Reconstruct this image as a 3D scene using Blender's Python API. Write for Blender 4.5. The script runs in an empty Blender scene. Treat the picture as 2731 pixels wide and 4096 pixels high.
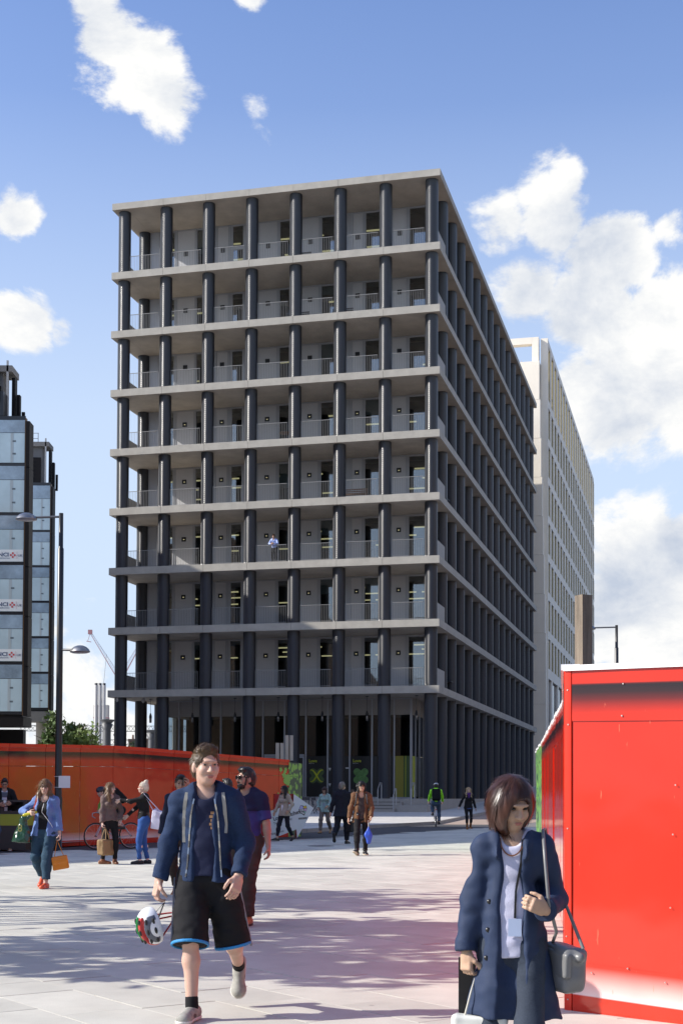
import bpy, math, random
import numpy as np
from mathutils import Vector, Matrix
rnd = random.Random(7)
SC = bpy.context.scene
COL = SC.collection
R = math.radians
# ------------------------------------------------------------------ camera
cam = bpy.data.cameras.new('camera')
cam.sensor_fit = 'VERTICAL'; cam.sensor_height = 36.0; cam.sensor_width = 24.0
cam.lens = 36.0 * 5571.15 / 4096.0
cam.shift_x = 0.0; cam.shift_y = (3012.89 - 2048.0) / 4096.0
cam.clip_start = 0.1; cam.clip_end = 6000
camo = bpy.data.objects.new('camera', cam); COL.objects.link(camo)
def _cam_matrix(pitch, roll):
    c, s = math.cos(pitch), math.sin(pitch); cr, sr = math.cos(roll), math.sin(roll)
    A = Matrix(((1, 0, 0), (0, c, s), (0, -s, c))); B = Matrix(((cr, 0, sr), (0, 1, 0), (-sr, 0, cr)))
    M = B @ A                                   # world -> (right, forward, up)
    r, f, u = M[0], M[1], M[2]
    return Matrix(((r[0], u[0], -f[0], 0), (r[1], u[1], -f[1], 0), (r[2], u[2], -f[2], 1.52), (0, 0, 0, 1)))
camo.matrix_world = _cam_matrix(0.0312, 0.0044)
SC.camera = camo
# ------------------------------------------------------------------ sun, exposure
SUN_EL, SUN_AZ = R(32.0), R(-6.0)               # from the left, a little towards the camera
sdir = Vector((-math.cos(SUN_AZ) * math.cos(SUN_EL), math.sin(SUN_AZ) * math.cos(SUN_EL), math.sin(SUN_EL)))
sl = bpy.data.lights.new('sun', 'SUN'); sl.energy = 5.0; sl.angle = R(0.5); sl.color = (1.0, 0.95, 0.87)
so = bpy.data.objects.new('sun', sl); COL.objects.link(so)
so.rotation_euler = sdir.to_track_quat('Z', 'Y').to_euler()
SC.view_settings.view_transform = 'Standard'; SC.view_settings.look = 'None'
SC.view_settings.gamma = 1.0; SC.view_settings.use_curve_mapping = False
SC.view_settings.exposure = 0.45
SC.cycles.caustics_reflective = False; SC.cycles.caustics_refractive = False
# ------------------------------------------------------------------ sky with clouds
wd = bpy.data.worlds.new('World'); SC.world = wd; wd.use_nodes = True
def build_sky():
    nt = wd.node_tree; N, L = nt.nodes, nt.links
    bg = N['Background']; bg.inputs[1].default_value = 0.1
    sky = N.new('ShaderNodeTexSky'); sky.sky_type = 'NISHITA'; sky.sun_disc = False
    sky.sun_elevation = SUN_EL; sky.sun_rotation = -(math.pi / 2 - SUN_AZ); sky.air_density = 1.0; sky.dust_density = 1.3; sky.ozone_density = 1.6
    tc = N.new('ShaderNodeTexCoord'); D = tc.outputs['Generated']
    def math_(op, a, b=None, clamp=False):
        n = N.new('ShaderNodeMath'); n.operation = op; n.use_clamp = clamp
        for i, v in enumerate((a, b)):
            if v is None: continue
            if isinstance(v, (int, float)): n.inputs[i].default_value = v
            else: L.new(v, n.inputs[i])
        return n.outputs[0]
    def noise(scale, detail, rough, off=(0, 0, 0), dist=0.0):
        m = N.new('ShaderNodeMapping'); m.inputs['Location'].default_value = off; m.inputs['Scale'].default_value = (1, 1, 1.5); L.new(D, m.inputs[0])
        n = N.new('ShaderNodeTexNoise'); n.inputs['Scale'].default_value = scale; n.inputs['Detail'].default_value = detail
        n.inputs['Roughness'].default_value = rough; n.inputs['Distortion'].default_value = dist; L.new(m.outputs[0], n.inputs[0]); return n.outputs[0]
    def mrange(v, a, b, c=0.0, d=1.0, smooth=True):
        n = N.new('ShaderNodeMapRange'); n.interpolation_type = 'SMOOTHSTEP' if smooth else 'LINEAR'
        n.inputs[1].default_value = a; n.inputs[2].default_value = b; n.inputs[3].default_value = c; n.inputs[4].default_value = d; L.new(v, n.inputs[0]); return n.outputs[0]
    # cloud banks: azimuth and elevation in degrees, angular radius in degrees, weight
    banks = [(-10.6,29.6,2.1,.86),(-9.8,28.5,2.3,.9),(-8.3,27.6,2.5,.9),(-7.2,26.5,2.0,.85),(-7.0,25.6,1.2,.7),(-11.6,30.0,2.2,.5),(-6.2,28.2,2.0,.36),
     (-3.9,30.3,1.0,.75),(-5.2,28.4,1.3,.42),(-3.7,25.3,1.3,.38),(-3.8,26.8,1.2,.34),(-5.4,25.2,1.5,.36),
     (-13.4,22.2,1.5,.9),(-13.0,18.4,2.0,.95),(-11.6,18.2,1.2,.7),
     (6.6,22.3,2.1,1),(8.5,22.5,2.6,1),(10.5,21.3,2.5,1),(7.4,20.2,2.6,.95),(9.7,19.4,2.6,.95),(9.2,23.9,1.2,.9),(11.8,20.8,1.3,.8),
     (13.3,22.0,1.0,.55),(13.2,18.7,2.0,.95),(11.2,16.1,3.3,1),(13.6,16.6,3.1,1),(9.9,16.6,1.8,.9),(8.6,15.2,2.2,.75),
     (11.8,9.0,3.3,1),(13.5,9.6,2.5,1),(10.9,7.7,2.8,1),(13.4,6.8,2.8,1),(9.0,5.2,2.4,.8),(12.5,4.3,3.0,.9),
     (-10.7,4.8,2.2,.9),(-9.3,3.6,1.8,.9),(-11.9,6.6,1.4,.6),(-8.6,2.4,2.6,.95),(-11.0,2.0,2.4,.9),(-13.5,3.0,2.4,.8),(-10.2,7.6,1.0,.4),(-6.0,1.8,2.5,.8)]
    tot = None
    for az, el, rad, w in banks:
        a, e = R(az), R(el); v = (math.sin(a) * math.cos(e), math.cos(a) * math.cos(e), math.sin(e))
        d = N.new('ShaderNodeVectorMath'); d.operation = 'DISTANCE'; L.new(D, d.inputs[0]); d.inputs[1].default_value = v
        m = mrange(d.outputs['Value'], R(rad) * 1.42, 0.0, 0.0, w)
        tot = m if tot is None else math_('MAXIMUM', tot, m)
    # the rest of the sky carries the same kind of scattered cloud
    dt = N.new('ShaderNodeVectorMath'); dt.operation = 'DOT_PRODUCT'; L.new(D, dt.inputs[0]); a = R(0); e = R(16); dt.inputs[1].default_value = (0, math.cos(e), math.sin(e))
    out = mrange(dt.outputs['Value'], .93, .88)
    low = mrange(noise(2.2, 2, .5, (3, 1, 7)), .52, .72)
    tot = math_('MAXIMUM', tot, math_('MULTIPLY', low, out))
    n1 = noise(9.0, 9, .62, (0.3, 0.1, 0.4), .25); n2 = noise(9.0, 9, .62, (0.345, 0.1, 0.385), .25)
    f = math_('ADD', tot, math_('MULTIPLY', math_('SUBTRACT', n1, .5), 2.3))
    dens = mrange(f, .40, .66)
    dens = math_('MULTIPLY', dens, mrange(tot, .02, .3))
    lit = math_('ADD', math_('MULTIPLY', math_('SUBTRACT', n1, n2), 3.2), mrange(f, .5, 1.5, .92, .55), True)
    cr = N.new('ShaderNodeMix'); cr.data_type = 'RGBA'; L.new(lit, cr.inputs[0]); cr.inputs[6].default_value = (4.1, 4.6, 5.5, 1); cr.inputs[7].default_value = (7.4, 7.4, 7.3, 1)
    tint = N.new('ShaderNodeVectorMath'); tint.operation = 'MULTIPLY'; L.new(sky.outputs[0], tint.inputs[0]); tint.inputs[1].default_value = (1.12, 1.27, 1.68)
    hz = N.new('ShaderNodeSeparateXYZ'); L.new(D, hz.inputs[0])
    hr_ = N.new('ShaderNodeValToRGB'); L.new(hz.outputs[2], hr_.inputs[0]); e_ = hr_.color_ramp.elements
    e_[0].position = 0; e_[0].color = (.95,) * 3 + (1,); e_[1].position = .57; e_[1].color = (0, 0, 0, 1)
    for p_, v_ in ((.09, .95), (.17, .91), (.26, .80), (.35, .48), (.45, .14)):
        q_ = e_.new(p_); q_.color = (v_, v_, v_, 1)
    hm_ = N.new('ShaderNodeMix'); hm_.data_type = 'RGBA'; L.new(hr_.outputs[0], hm_.inputs[0]); L.new(tint.outputs[0], hm_.inputs[6]); hm_.inputs[7].default_value = (5.0, 6.0, 7.4, 1)
    mx = N.new('ShaderNodeMix'); mx.data_type = 'RGBA'; L.new(dens, mx.inputs[0]); L.new(hm_.outputs[2], mx.inputs[6]); L.new(cr.outputs[2], mx.inputs[7])
    L.new(mx.outputs[2], bg.inputs[0])
build_sky()
# ------------------------------------------------------------------ helpers
MATS = {}
def mat(name, col, rough=.6, metal=0., var=0., vscale=8., bump=0., bscale=40., spec=.5, coat=0., streak=None, rand=0., sheen=0., detail=6, fine=0.):
    if name in MATS: return MATS[name]
    m = bpy.data.materials.new(name); m.use_nodes = True; MATS[name] = m
    nt = m.node_tree; N, L = nt.nodes, nt.links; b = N['Principled BSDF']
    b.inputs['Base Color'].default_value = (*col, 1); b.inputs['Roughness'].default_value = rough; b.inputs['Metallic'].default_value = metal
    b.inputs['Specular IOR Level'].default_value = spec; b.inputs['Coat Weight'].default_value = coat; b.inputs['Coat Roughness'].default_value = .06
    if sheen: b.inputs['Sheen Weight'].default_value = sheen
    tc = N.new('ShaderNodeTexCoord')
    fac = None
    if var:
        t = N.new('ShaderNodeTexNoise'); t.inputs['Scale'].default_value = vscale; t.inputs['Detail'].default_value = detail; t.inputs['Roughness'].default_value = .65
        if streak:
            mp = N.new('ShaderNodeMapping'); mp.inputs['Scale'].default_value = streak; L.new(tc.outputs['Object'], mp.inputs[0]); L.new(mp.outputs[0], t.inputs[0])
        else: L.new(tc.outputs['Object'], t.inputs[0])
        mr = N.new('ShaderNodeMapRange'); mr.inputs[1].default_value = .3; mr.inputs[2].default_value = .7; mr.inputs[3].default_value = 1 - var; mr.inputs[4].default_value = 1 + var; L.new(t.outputs[0], mr.inputs[0]); fac = mr.outputs[0]
    if fine:
        t = N.new('ShaderNodeTexNoise'); t.inputs['Scale'].default_value = 120; t.inputs['Detail'].default_value = 2; L.new(tc.outputs['Object'], t.inputs[0])
        mr = N.new('ShaderNodeMapRange'); mr.inputs[1].default_value = .3; mr.inputs[2].default_value = .7; mr.inputs[3].default_value = 1 - fine; mr.inputs[4].default_value = 1 + fine; L.new(t.outputs[0], mr.inputs[0])
        if fac: 
            q = N.new('ShaderNodeMath'); q.operation = 'MULTIPLY'; L.new(fac, q.inputs[0]); L.new(mr.outputs[0], q.inputs[1]); fac = q.outputs[0]
        else: fac = mr.outputs[0]
    if rand:
        oi = N.new('ShaderNodeObjectInfo'); mr = N.new('ShaderNodeMapRange'); mr.inputs[3].default_value = 1 - rand; mr.inputs[4].default_value = 1 + rand; L.new(oi.outputs['Random'], mr.inputs[0])
        if fac:
            q = N.new('ShaderNodeMath'); q.operation = 'MULTIPLY'; L.new(fac, q.inputs[0]); L.new(mr.outputs[0], q.inputs[1]); fac = q.outputs[0]
        else: fac = mr.outputs[0]
    if fac:
        vm = N.new('ShaderNodeVectorMath'); vm.operation = 'SCALE'; vm.inputs[0].default_value = col; L.new(fac, vm.inputs['Scale']); L.new(vm.outputs[0], b.inputs['Base Color'])
    if bump:
        t = N.new('ShaderNodeTexNoise'); t.inputs['Scale'].default_value = bscale; t.inputs['Detail'].default_value = 4; L.new(tc.outputs['Object'], t.inputs[0])
        bp = N.new('ShaderNodeBump'); bp.inputs['Strength'].default_value = 1.0; bp.inputs['Distance'].default_value = bump; L.new(t.outputs[0], bp.inputs['Height']); L.new(bp.outputs[0], b.inputs['Normal'])
    return m
def emit(name, col, s):
    if name in MATS: return MATS[name]
    m = mat(name, col); b = m.node_tree.nodes['Principled BSDF']; b.inputs['Emission Color'].default_value = (*col, 1); b.inputs['Emission Strength'].default_value = s; return m
def glass(name, tint=(.75, .82, .84), refl=1.0, rough=0.02):
    if name in MATS: return MATS[name]
    m = bpy.data.materials.new(name); m.use_nodes = True; MATS[name] = m
    N, L = m.node_tree.nodes, m.node_tree.links; N.remove(N['Principled BSDF'])
    t = N.new('ShaderNodeBsdfTransparent'); t.inputs[0].default_value = (*tint, 1)
    g = N.new('ShaderNodeBsdfGlossy'); g.inputs['Roughness'].default_value = rough; g.inputs[0].default_value = (.95, .97, 1, 1)
    fr = N.new('ShaderNodeFresnel'); fr.inputs[0].default_value = 1.55
    mu = N.new('ShaderNodeMath'); mu.operation = 'MULTIPLY'; mu.inputs[1].default_value = 1.7 * refl; mu.use_clamp = True; L.new(fr.outputs[0], mu.inputs[0])
    mx = N.new('ShaderNodeMixShader'); L.new(mu.outputs[0], mx.inputs[0]); L.new(t.outputs[0], mx.inputs[1]); L.new(g.outputs[0], mx.inputs[2]); L.new(mx.outputs[0], N['Material Output'].inputs[0])
    return m
def setp(o, label=None, cat=None, group=None, kind=None):
    if label: o['label'] = label
    if cat: o['category'] = cat
    if group: o['group'] = group
    if kind: o['kind'] = kind
    return o
def empty(name, loc=(0, 0, 0), rz=0., label=None, cat=None, group=None):
    o = bpy.data.objects.new(name, None); o.empty_display_size = .2; COL.objects.link(o); o.location = loc; o.rotation_euler = (0, 0, rz)
    return setp(o, label, cat, group)
def link(name, me, parent=None, loc=(0, 0, 0), rot=(0, 0, 0), scale=None):
    o = bpy.data.objects.new(name, me); COL.objects.link(o); o.location = loc; o.rotation_euler = rot
    if scale: o.scale = scale
    if parent: o.parent = parent
    return o
def copy_tree(o, parent=None):
    c = o.copy(); COL.objects.link(c)
    if parent: c.parent = parent
    for ch in list(o.children): copy_tree(ch, c)
    return c
def frame_from(d):
    d = Vector(d).normalized(); u = Vector((0, 0, 1)) if abs(d.z) < .95 else Vector((1, 0, 0)); x = u.cross(d).normalized(); return x, d.cross(x), d
class MB:
    def __init__(s): s.v = []; s.f = []; s.m = []; s.sm = []
    def add(s, vs, fs, mi=0, smooth=False):
        k = len(s.v); s.v += [tuple(v) for v in vs]; s.f += [tuple(i + k for i in f) for f in fs]; s.m += [mi] * len(fs); s.sm += [smooth] * len(fs); return s
    def box(s, x0, x1, y0, y1, z0, z1, mi=0, M=None):
        vs = [(x, y, z) for z in (z0, z1) for y in (y0, y1) for x in (x0, x1)]
        if M is not None: vs = [M @ Vector(v) for v in vs]
        return s.add(vs, [(0, 2, 3, 1), (4, 5, 7, 6), (0, 1, 5, 4), (2, 6, 7, 3), (0, 4, 6, 2), (1, 3, 7, 5)], mi)
    def bar(s, a, b, w, h=None, mi=0):           # square bar from a to b
        h = h or w; a, b = Vector(a), Vector(b); x, y, d = frame_from(b - a); x *= w / 2; y *= h / 2
        vs = [p + sx * x + sy * y for p in (a, b) for sx, sy in ((-1, -1), (1, -1), (1, 1), (-1, 1))]
        return s.add(vs, [(3, 2, 1, 0), (4, 5, 6, 7), (0, 1, 5, 4), (1, 2, 6, 5), (2, 3, 7, 6), (3, 0, 4, 7)], mi)
    def tube(s, pts, rad, n=8, mi=0, caps=True):
        pts = [Vector(p) for p in pts]; rads = rad if isinstance(rad, (list, tuple)) else [rad] * len(pts); vs = []; fs = []
        x = None
        for i, p in enumerate(pts):
            d = (pts[min(i + 1, len(pts) - 1)] - pts[max(i - 1, 0)]).normalized()
            if x is None: x, y, _ = frame_from(d)
            else: x = (x - d * x.dot(d)).normalized(); y = d.cross(x)
            vs += [p + rads[i] * (math.cos(t) * x + math.sin(t) * y) for t in (2 * math.pi * k / n for k in range(n))]
        for i in range(len(pts) - 1):
            fs += [(i * n + k, i * n + (k + 1) % n, (i + 1) * n + (k + 1) % n, (i + 1) * n + k) for k in range(n)]
        s.add(vs, fs, mi, True)
        if caps: s.add(vs[:n], [tuple(range(n - 1, -1, -1))], mi); s.add(vs[-n:], [tuple(range(n))], mi)
        return s
    def lathe(s, prof, n=12, c=(0, 0, 0), mi=0, smooth=True):
        vs = []; fs = []
        for r, z in prof: vs += [(c[0] + r * math.cos(2 * math.pi * k / n), c[1] + r * math.sin(2 * math.pi * k / n), c[2] + z) for k in range(n)]
        for i in range(len(prof) - 1): fs += [(i * n + k, i * n + (k + 1) % n, (i + 1) * n + (k + 1) % n, (i + 1) * n + k) for k in range(n)]
        return s.add(vs, fs, mi, smooth)
    def prism(s, poly, d0, d1, axis='y', mi=0):  # polygon in the plane normal to axis, extruded
        def P(p, d): return (p[0], d, p[1]) if axis == 'y' else ((d, p[0], p[1]) if axis == 'x' else (p[0], p[1], d))
        n = len(poly); vs = [P(p, d0) for p in poly] + [P(p, d1) for p in poly]
        return s.add(vs, [tuple(range(n)), tuple(range(2 * n - 1, n - 1, -1))] + [(i, i + n, (i + 1) % n + n, (i + 1) % n) for i in range(n)], mi)
    def mesh(s, name, mats):
        me = bpy.data.meshes.new(name); me.from_pydata(s.v, [], s.f)
        for m in (mats if isinstance(mats, (list, tuple)) else [mats]): me.materials.append(m)
        me.polygons.foreach_set('material_index', s.m); me.polygons.foreach_set('use_smooth', s.sm)
        me.update(); return me
    def build(s, name, mats, parent=None, loc=(0, 0, 0), rot=(0, 0, 0)):
        return link(name, s.mesh(name, mats), parent, loc, rot)
def fix_normals(me):
    import bmesh
    b = bmesh.new(); b.from_mesh(me); bmesh.ops.recalc_face_normals(b, faces=b.faces); b.to_mesh(me); b.free()
def text(name, body, size, m, parent=None, loc=(0, 0, 0), rot=(0, 0, 0), depth=.002, align='LEFT', sx=1., bold=0.):
    cu = bpy.data.curves.new(name, 'FONT'); cu.body = body; cu.size = size; cu.extrude = depth; cu.align_x = align; cu.offset = bold; cu.resolution_u = 2
    t = bpy.data.objects.new('tmp', cu); COL.objects.link(t); bpy.context.view_layer.update()
    me = bpy.data.meshes.new_from_object(t.evaluated_get(bpy.context.evaluated_depsgraph_get())); bpy.data.objects.remove(t)
    me.materials.clear(); me.materials.append(m)
    return link(name, me, parent, loc, rot, (sx, 1, 1))
def lerp_table(t, x):
    for (a, u), (b, v) in zip(t, t[1:]):
        if x <= b: return u + (v - u) * (x - a) / (b - a)
    (a, u), (b, v) = t[-2:]; return v + (v - u) * (x - b) / (b - a)
GZ = [(-60, -.3), (3, 0), (50, .235), (57, .27), (79, .56), (90, .84), (132, 2.42), (260, 6.0)]
def gz(y): return lerp_table(GZ, y)
KERB = [(20, -15), (36, -7.5), (43.3, -4.4), (49.9, -1.3), (56.5, 1.32), (61.4, 4.25), (78.9, 8.1), (90, 11.5), (132, 22.5), (200, 40)]
NEAR = [(20, -19), (30, -11), (36, -5.6), (43.3, -1.49), (50.4, 2.13), (56, 4.88), (62, 8.0), (79, 14.0), (90, 17.5), (132, 28.5), (200, 46)]
def kerbx(y): return lerp_table(KERB, y)
def nearx(y): return lerp_table(NEAR, y)
# ------------------------------------------------------------------ materials
concrete = mat('pale_concrete', (.39, .365, .315), .8, var=.13, vscale=1.3, bump=.002, bscale=60, fine=.10)
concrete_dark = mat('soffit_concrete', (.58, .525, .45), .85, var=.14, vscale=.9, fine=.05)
iron = mat('dark_cast_iron', (.008, .010, .016), .33, var=.12, vscale=3, spec=.78)
alu = mat('grey_anodised_metal', (.54, .54, .545), .5, metal=.1, var=.05, vscale=.7)
alu_frame = mat('light_metal_frame', (.42, .43, .45), .45, metal=.2)
rail_m = mat('railing_metal', (.25, .245, .235), .5, metal=.2)
dark_m = mat('dark_metal', (.025, .026, .03), .4)
black_m = mat('black_metal', (.012, .012, .014), .35)
glass_m = glass('window_glass', refl=1.9)
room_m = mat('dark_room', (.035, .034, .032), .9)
strip_m = emit('ceiling_light_glow', (1.0, .82, .42), .5)
stone_m = mat('granite_slab', (.515, .500, .432), .75, var=.08, vscale=2.2, rand=.07, bump=.0012, bscale=90, fine=.07)
stone_step = mat('granite_step', (.36, .335, .30), .8, var=.10, vscale=2.0, fine=.08)
joint_m = mat('joint_grey', (.17, .16, .15), .95)
asphalt = mat('asphalt', (.062, .060, .062), .9, var=.18, vscale=2.0, fine=.25)
brickpave = mat('buff_setts', (.36, .27, .21), .85, var=.12, vscale=3)
dirt_m = mat('site_ground', (.18, .17, .155), .95, var=.2, vscale=.3)
white_m = mat('white_paint', (.75, .75, .74), .5)
timber = mat('weathered_timber', (.20, .16, .12), .9, var=.45, vscale=9, streak=(1, 1, .10), bump=.004, bscale=25)
def weather(m, lo=.86, hi=1.08):                     # broad stains, drip marks and trodden gum over all the stones, fixed to the place
    N, L = m.node_tree.nodes, m.node_tree.links; b = N['Principled BSDF']; old = b.inputs['Base Color'].links[0].from_socket; g = N.new('ShaderNodeNewGeometry')
    t = N.new('ShaderNodeTexNoise'); t.inputs['Scale'].default_value = .55; t.inputs['Detail'].default_value = 7; t.inputs['Roughness'].default_value = .62; L.new(g.outputs['Position'], t.inputs[0])
    r = N.new('ShaderNodeMapRange'); r.inputs[1].default_value = .32; r.inputs[2].default_value = .68; r.inputs[3].default_value = lo; r.inputs[4].default_value = hi; L.new(t.outputs[0], r.inputs[0])
    v = N.new('ShaderNodeTexVoronoi'); v.inputs['Scale'].default_value = 1.5; v.inputs['Randomness'].default_value = 1; L.new(g.outputs['Position'], v.inputs[0])
    q = N.new('ShaderNodeMapRange'); q.inputs[1].default_value = .022; q.inputs[2].default_value = .034; q.inputs[3].default_value = .62; q.inputs[4].default_value = 1; L.new(v.outputs['Distance'], q.inputs[0])
    x = N.new('ShaderNodeMath'); x.operation = 'MULTIPLY'; L.new(r.outputs[0], x.inputs[0]); L.new(q.outputs[0], x.inputs[1])
    s = N.new('ShaderNodeVectorMath'); s.operation = 'SCALE'; L.new(old, s.inputs[0]); L.new(x.outputs[0], s.inputs['Scale']); L.new(s.outputs[0], b.inputs['Base Color'])
weather(stone_m)
# stones joined into one mesh take their tone from a per-stone attribute
def toned(name, src):
    m = src.copy(); m.name = name; N, L = m.node_tree.nodes, m.node_tree.links
    a = N.new('ShaderNodeAttribute'); a.attribute_name = 'tone'; b = N['Principled BSDF']; old = b.inputs['Base Color'].links[0].from_socket
    v = N.new('ShaderNodeVectorMath'); v.operation = 'SCALE'; L.new(old, v.inputs[0]); L.new(a.outputs['Fac'], v.inputs['Scale']); L.new(v.outputs[0], b.inputs['Base Color']); return m
stone_far = toned('granite_slab_far', stone_m)
# ------------------------------------------------------------------ ground sheets
def strip_sheet(name, rows, m, lift=0.):
    vs, fs = [], []
    for y, x0, x1 in rows: vs += [(x0, y, gz(y) + lift), (x1, y, gz(y) + lift)]
    for i in range(len(rows) - 1): fs.append((2 * i, 2 * i + 1, 2 * i + 3, 2 * i + 2))
    me = bpy.data.meshes.new(name); me.from_pydata(vs, [], fs); me.materials.append(m); o = link(name, me); o['kind'] = 'structure'; return o
ys = [-60, -30, -10, 0, 3, 10, 20, 30, 36, 40, 43.3, 46, 49.9, 53, 56.5, 59, 61.4, 65, 70, 75, 79, 85, 90, 100, 115, 132, 160, 200, 260, 400, 800, 3000]
GZ.append((3000, 6.5))
strip_sheet('ground', [(y, -1500, 1500) for y in ys], dirt_m, -.06)
plaza = strip_sheet('plaza', [(y, -40 if y < 30 else nearx(y), 60) for y in [-60, -10, 3, 10, 20, 29.9, 30, 33, 36, 40, 43.3, 47, 50.4, 56, 62, 70, 79, 90, 110, 132, 200]], joint_m, -.016)
road = strip_sheet('road', [(y, kerbx(y), nearx(y)) for y in [28, 32, 36, 40, 43.3, 46, 49.9, 53, 56.5, 59, 61.4]], asphalt, -.012)
strip_sheet('raised_crossing', [(y, kerbx(y), nearx(y)) for y in [61.4, 65, 70, 79, 85, 90, 100, 115, 132, 200]], brickpave, -.010)
ptop = [(y, -60, kerbx(y)) for y in [30, 36, 43.3, 49.9, 53, 56.5, 59, 61.4, 65, 70, 75, 78.9, 83, 90, 100, 115, 132, 160, 200]]
pav_m = mat('pavement_granite', (.52, .495, .455), .8, var=.10, vscale=1.2, fine=.06)
weather(pav_m, .9, 1.06)
pave = strip_sheet('pavement', ptop, pav_m, .12)
# kerb stones of the pavement edge
def kerb_stones():
    k = 0; y = 42.0
    while y < 92:
        a = Vector((kerbx(y), y, gz(y))); b = Vector((kerbx(y + 1), y + 1, gz(y + 1))); d = (b - a).normalized() * .98
        b = a + d; n = Vector((d.y, -d.x, 0)).normalized()
        m = MB(); w = n * .17; lo = Vector((0, 0, -.05)); hi = Vector((0, 0, .127))
        p = [a - w * .9 + lo, b - w * .9 + lo, b + w * .1 + lo, a + w * .1 + lo]; q = [v + hi - lo for v in p]
        q[2] -= n * .015; q[3] -= n * .015
        m.add(p + q, [(3, 2, 1, 0), (4, 5, 6, 7), (0, 1, 5, 4), (1, 2, 6, 5), (2, 3, 7, 6), (3, 0, 4, 7)])
        o = m.build('kerb_stone', stone_step, pave); y += (d.length + .012) * d.normalized().y; k += 1
kerb_stones()
# paving slabs of the plaza: rows run down to the right, slabs staggered
def paving():
    ang = R(-53.6); ex = Vector((math.cos(ang), math.sin(ang), 0)); ey = Vector((-ex.y, ex.x, 0)); w = .60
    org = Vector((-2.27, 11.0, 0)); slabs = []
    r2 = random.Random(3)
    for j in range(-60, 90):
        t = -70 + r2.random()
        while t < 60:
            ln = r2.choice((.6, .75, .9, .9, 1.05)); c = org + ex * (t + ln / 2) + ey * (j * w + w / 2); t += ln
            if 4.5 < c.y < 58 and -17 < c.x < 17:
                lim = c.y * .245 + 5.5; vis = abs(c.x) < c.y * .245 + .35
                if c.y > 30 and c.x < nearx(c.y) + .55: continue
                if -lim < c.x < lim and not (c.x > 1.55 + (c.y - 9) * .17 + 1.0 and c.y > 7.5): slabs.append((c, ln, r2.uniform(.91, 1.08), r2.uniform(-.0015, .0015), not (vis and c.y > 8.2)))
    slabs.sort(key=lambda s: (s[4], s[0].y))
    g = .0032
    cache = {}
    for c, ln, tone, dz, _ in slabs[:300]:
        if ln not in cache:
            x, y = ln / 2 - g, w / 2 - g; e = .0012
            cache[ln] = MB().add([(-x, -y, -.02), (x, -y, -.02), (x, y, -.02), (-x, y, -.02), (-x, -y, -e), (x, -y, -e), (x, y, -e), (-x, y, -e), (-x + e, -y + e, 0), (x - e, -y + e, 0), (x - e, y - e, 0), (-x + e, y - e, 0)],
                [(0, 1, 5, 4), (1, 2, 6, 5), (2, 3, 7, 6), (3, 0, 4, 7), (4, 5, 9, 8), (5, 6, 10, 9), (6, 7, 11, 10), (7, 4, 8, 11), (8, 9, 10, 11)]).mesh('paving_slab', stone_m)
        o = link('paving_slab', cache[ln], plaza, (c.x, c.y, gz(c.y) + dz)); s = (gz(c.y + .5) - gz(c.y - .5))
        ez = Vector((0, -s, 1)).normalized(); x = (ex - ez * ex.dot(ez)).normalized(); yv = ez.cross(x)
        o.rotation_euler = Matrix((x, yv, ez)).transposed().to_euler()
    m = MB(); tones = []
    for c, ln, tone, dz, _ in slabs[300:]:
        x, y = ex * (ln / 2 - g * 1.1), ey * (w / 2 - g * 1.1); ps = []
        for sx, sy in ((-1, -1), (1, -1), (1, 1), (-1, 1)):
            p = c + x * sx + y * sy; p.z = gz(p.y) + dz; ps.append(p)
        lo = [p - Vector((0, 0, .015)) for p in ps]
        m.add(ps + lo, [(0, 1, 2, 3), (4, 5, 1, 0), (5, 6, 2, 1), (6, 7, 3, 2), (7, 4, 0, 3)]); tones += [tone] * 5
    me = m.mesh('paving_slabs', stone_far); at = me.attributes.new('tone', 'FLOAT', 'FACE'); at.data.foreach_set('value', tones)
    o = link('paving_slabs', me, plaza); o['kind'] = 'stuff'
paving()
# ------------------------------------------------------------------ the column building (local x to the right, y into depth, origin at its right front corner)
YAW = .2504; BW, BL = 21.07, 51.29; OV = .62; CR = .385
ZT = {1: 8.126, 2: 12.063, 3: 15.836, 4: 19.60, 5: 23.366, 6: 27.13, 7: 30.88, 8: 34.63, 9: 39.05}; TH = .44; BASE = 1.42
BX = (BW - 2 * OV) / 7; BY = (BL - 2 * OV) / 15; WV = OV + BY
office = empty('office_building', (5.7336, 82.025, 0), -YAW, 'eight storey office block of stacked concrete slabs on dark patterned round columns', 'building')
def col_mesh(h):
    n = 40; rows = max(4, round((h - .10) / .062)); rows += rows % 2; dz = (h - .10) / rows; vs = []; fs = []
    m = MB().lathe([(CR * .985, 0), (CR * .985, .05)], 40).lathe([(CR * .985, h - .05), (CR * .985, h)], 40)
    for j in range(rows + 1):
        for i in range(n):
            pk = (i + j) % 2 == 0; a = 2 * math.pi * (i + (.22 if pk else 0)) / n; r = CR + (.008 if pk else -.006)
            vs.append((r * math.cos(a), r * math.sin(a), .05 + j * dz + (dz * .25 if pk else 0) if 0 < j < rows else .05 + j * dz))
    P = lambda i, j: j * n + i % n
    for j in range(rows + 1):
        for i in range(n):
            if (i + j) % 2: continue
            p = P(i, j); l, r_, d, u = P(i - 1, j), P(i + 1, j), (P(i, j - 1) if j > 0 else None), (P(i, j + 1) if j < rows else None)
            if u is not None: fs += [(p, r_, u), (p, u, l)]
            if d is not None: fs += [(p, d, r_), (p, l, d)]
    m.add(vs, fs); return m.mesh('column', iron)
heights = {l: ((ZT[l - 1] if l > 1 else BASE), ZT[l] - (TH if l < 9 else .41)) for l in range(1, 10)}
cmesh = {}
for l, (z0, z1) in heights.items():
    k = round(z1 - z0, 1); cmesh.setdefault(k, None)
for k in cmesh: cmesh[k] = col_mesh(k)
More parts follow.
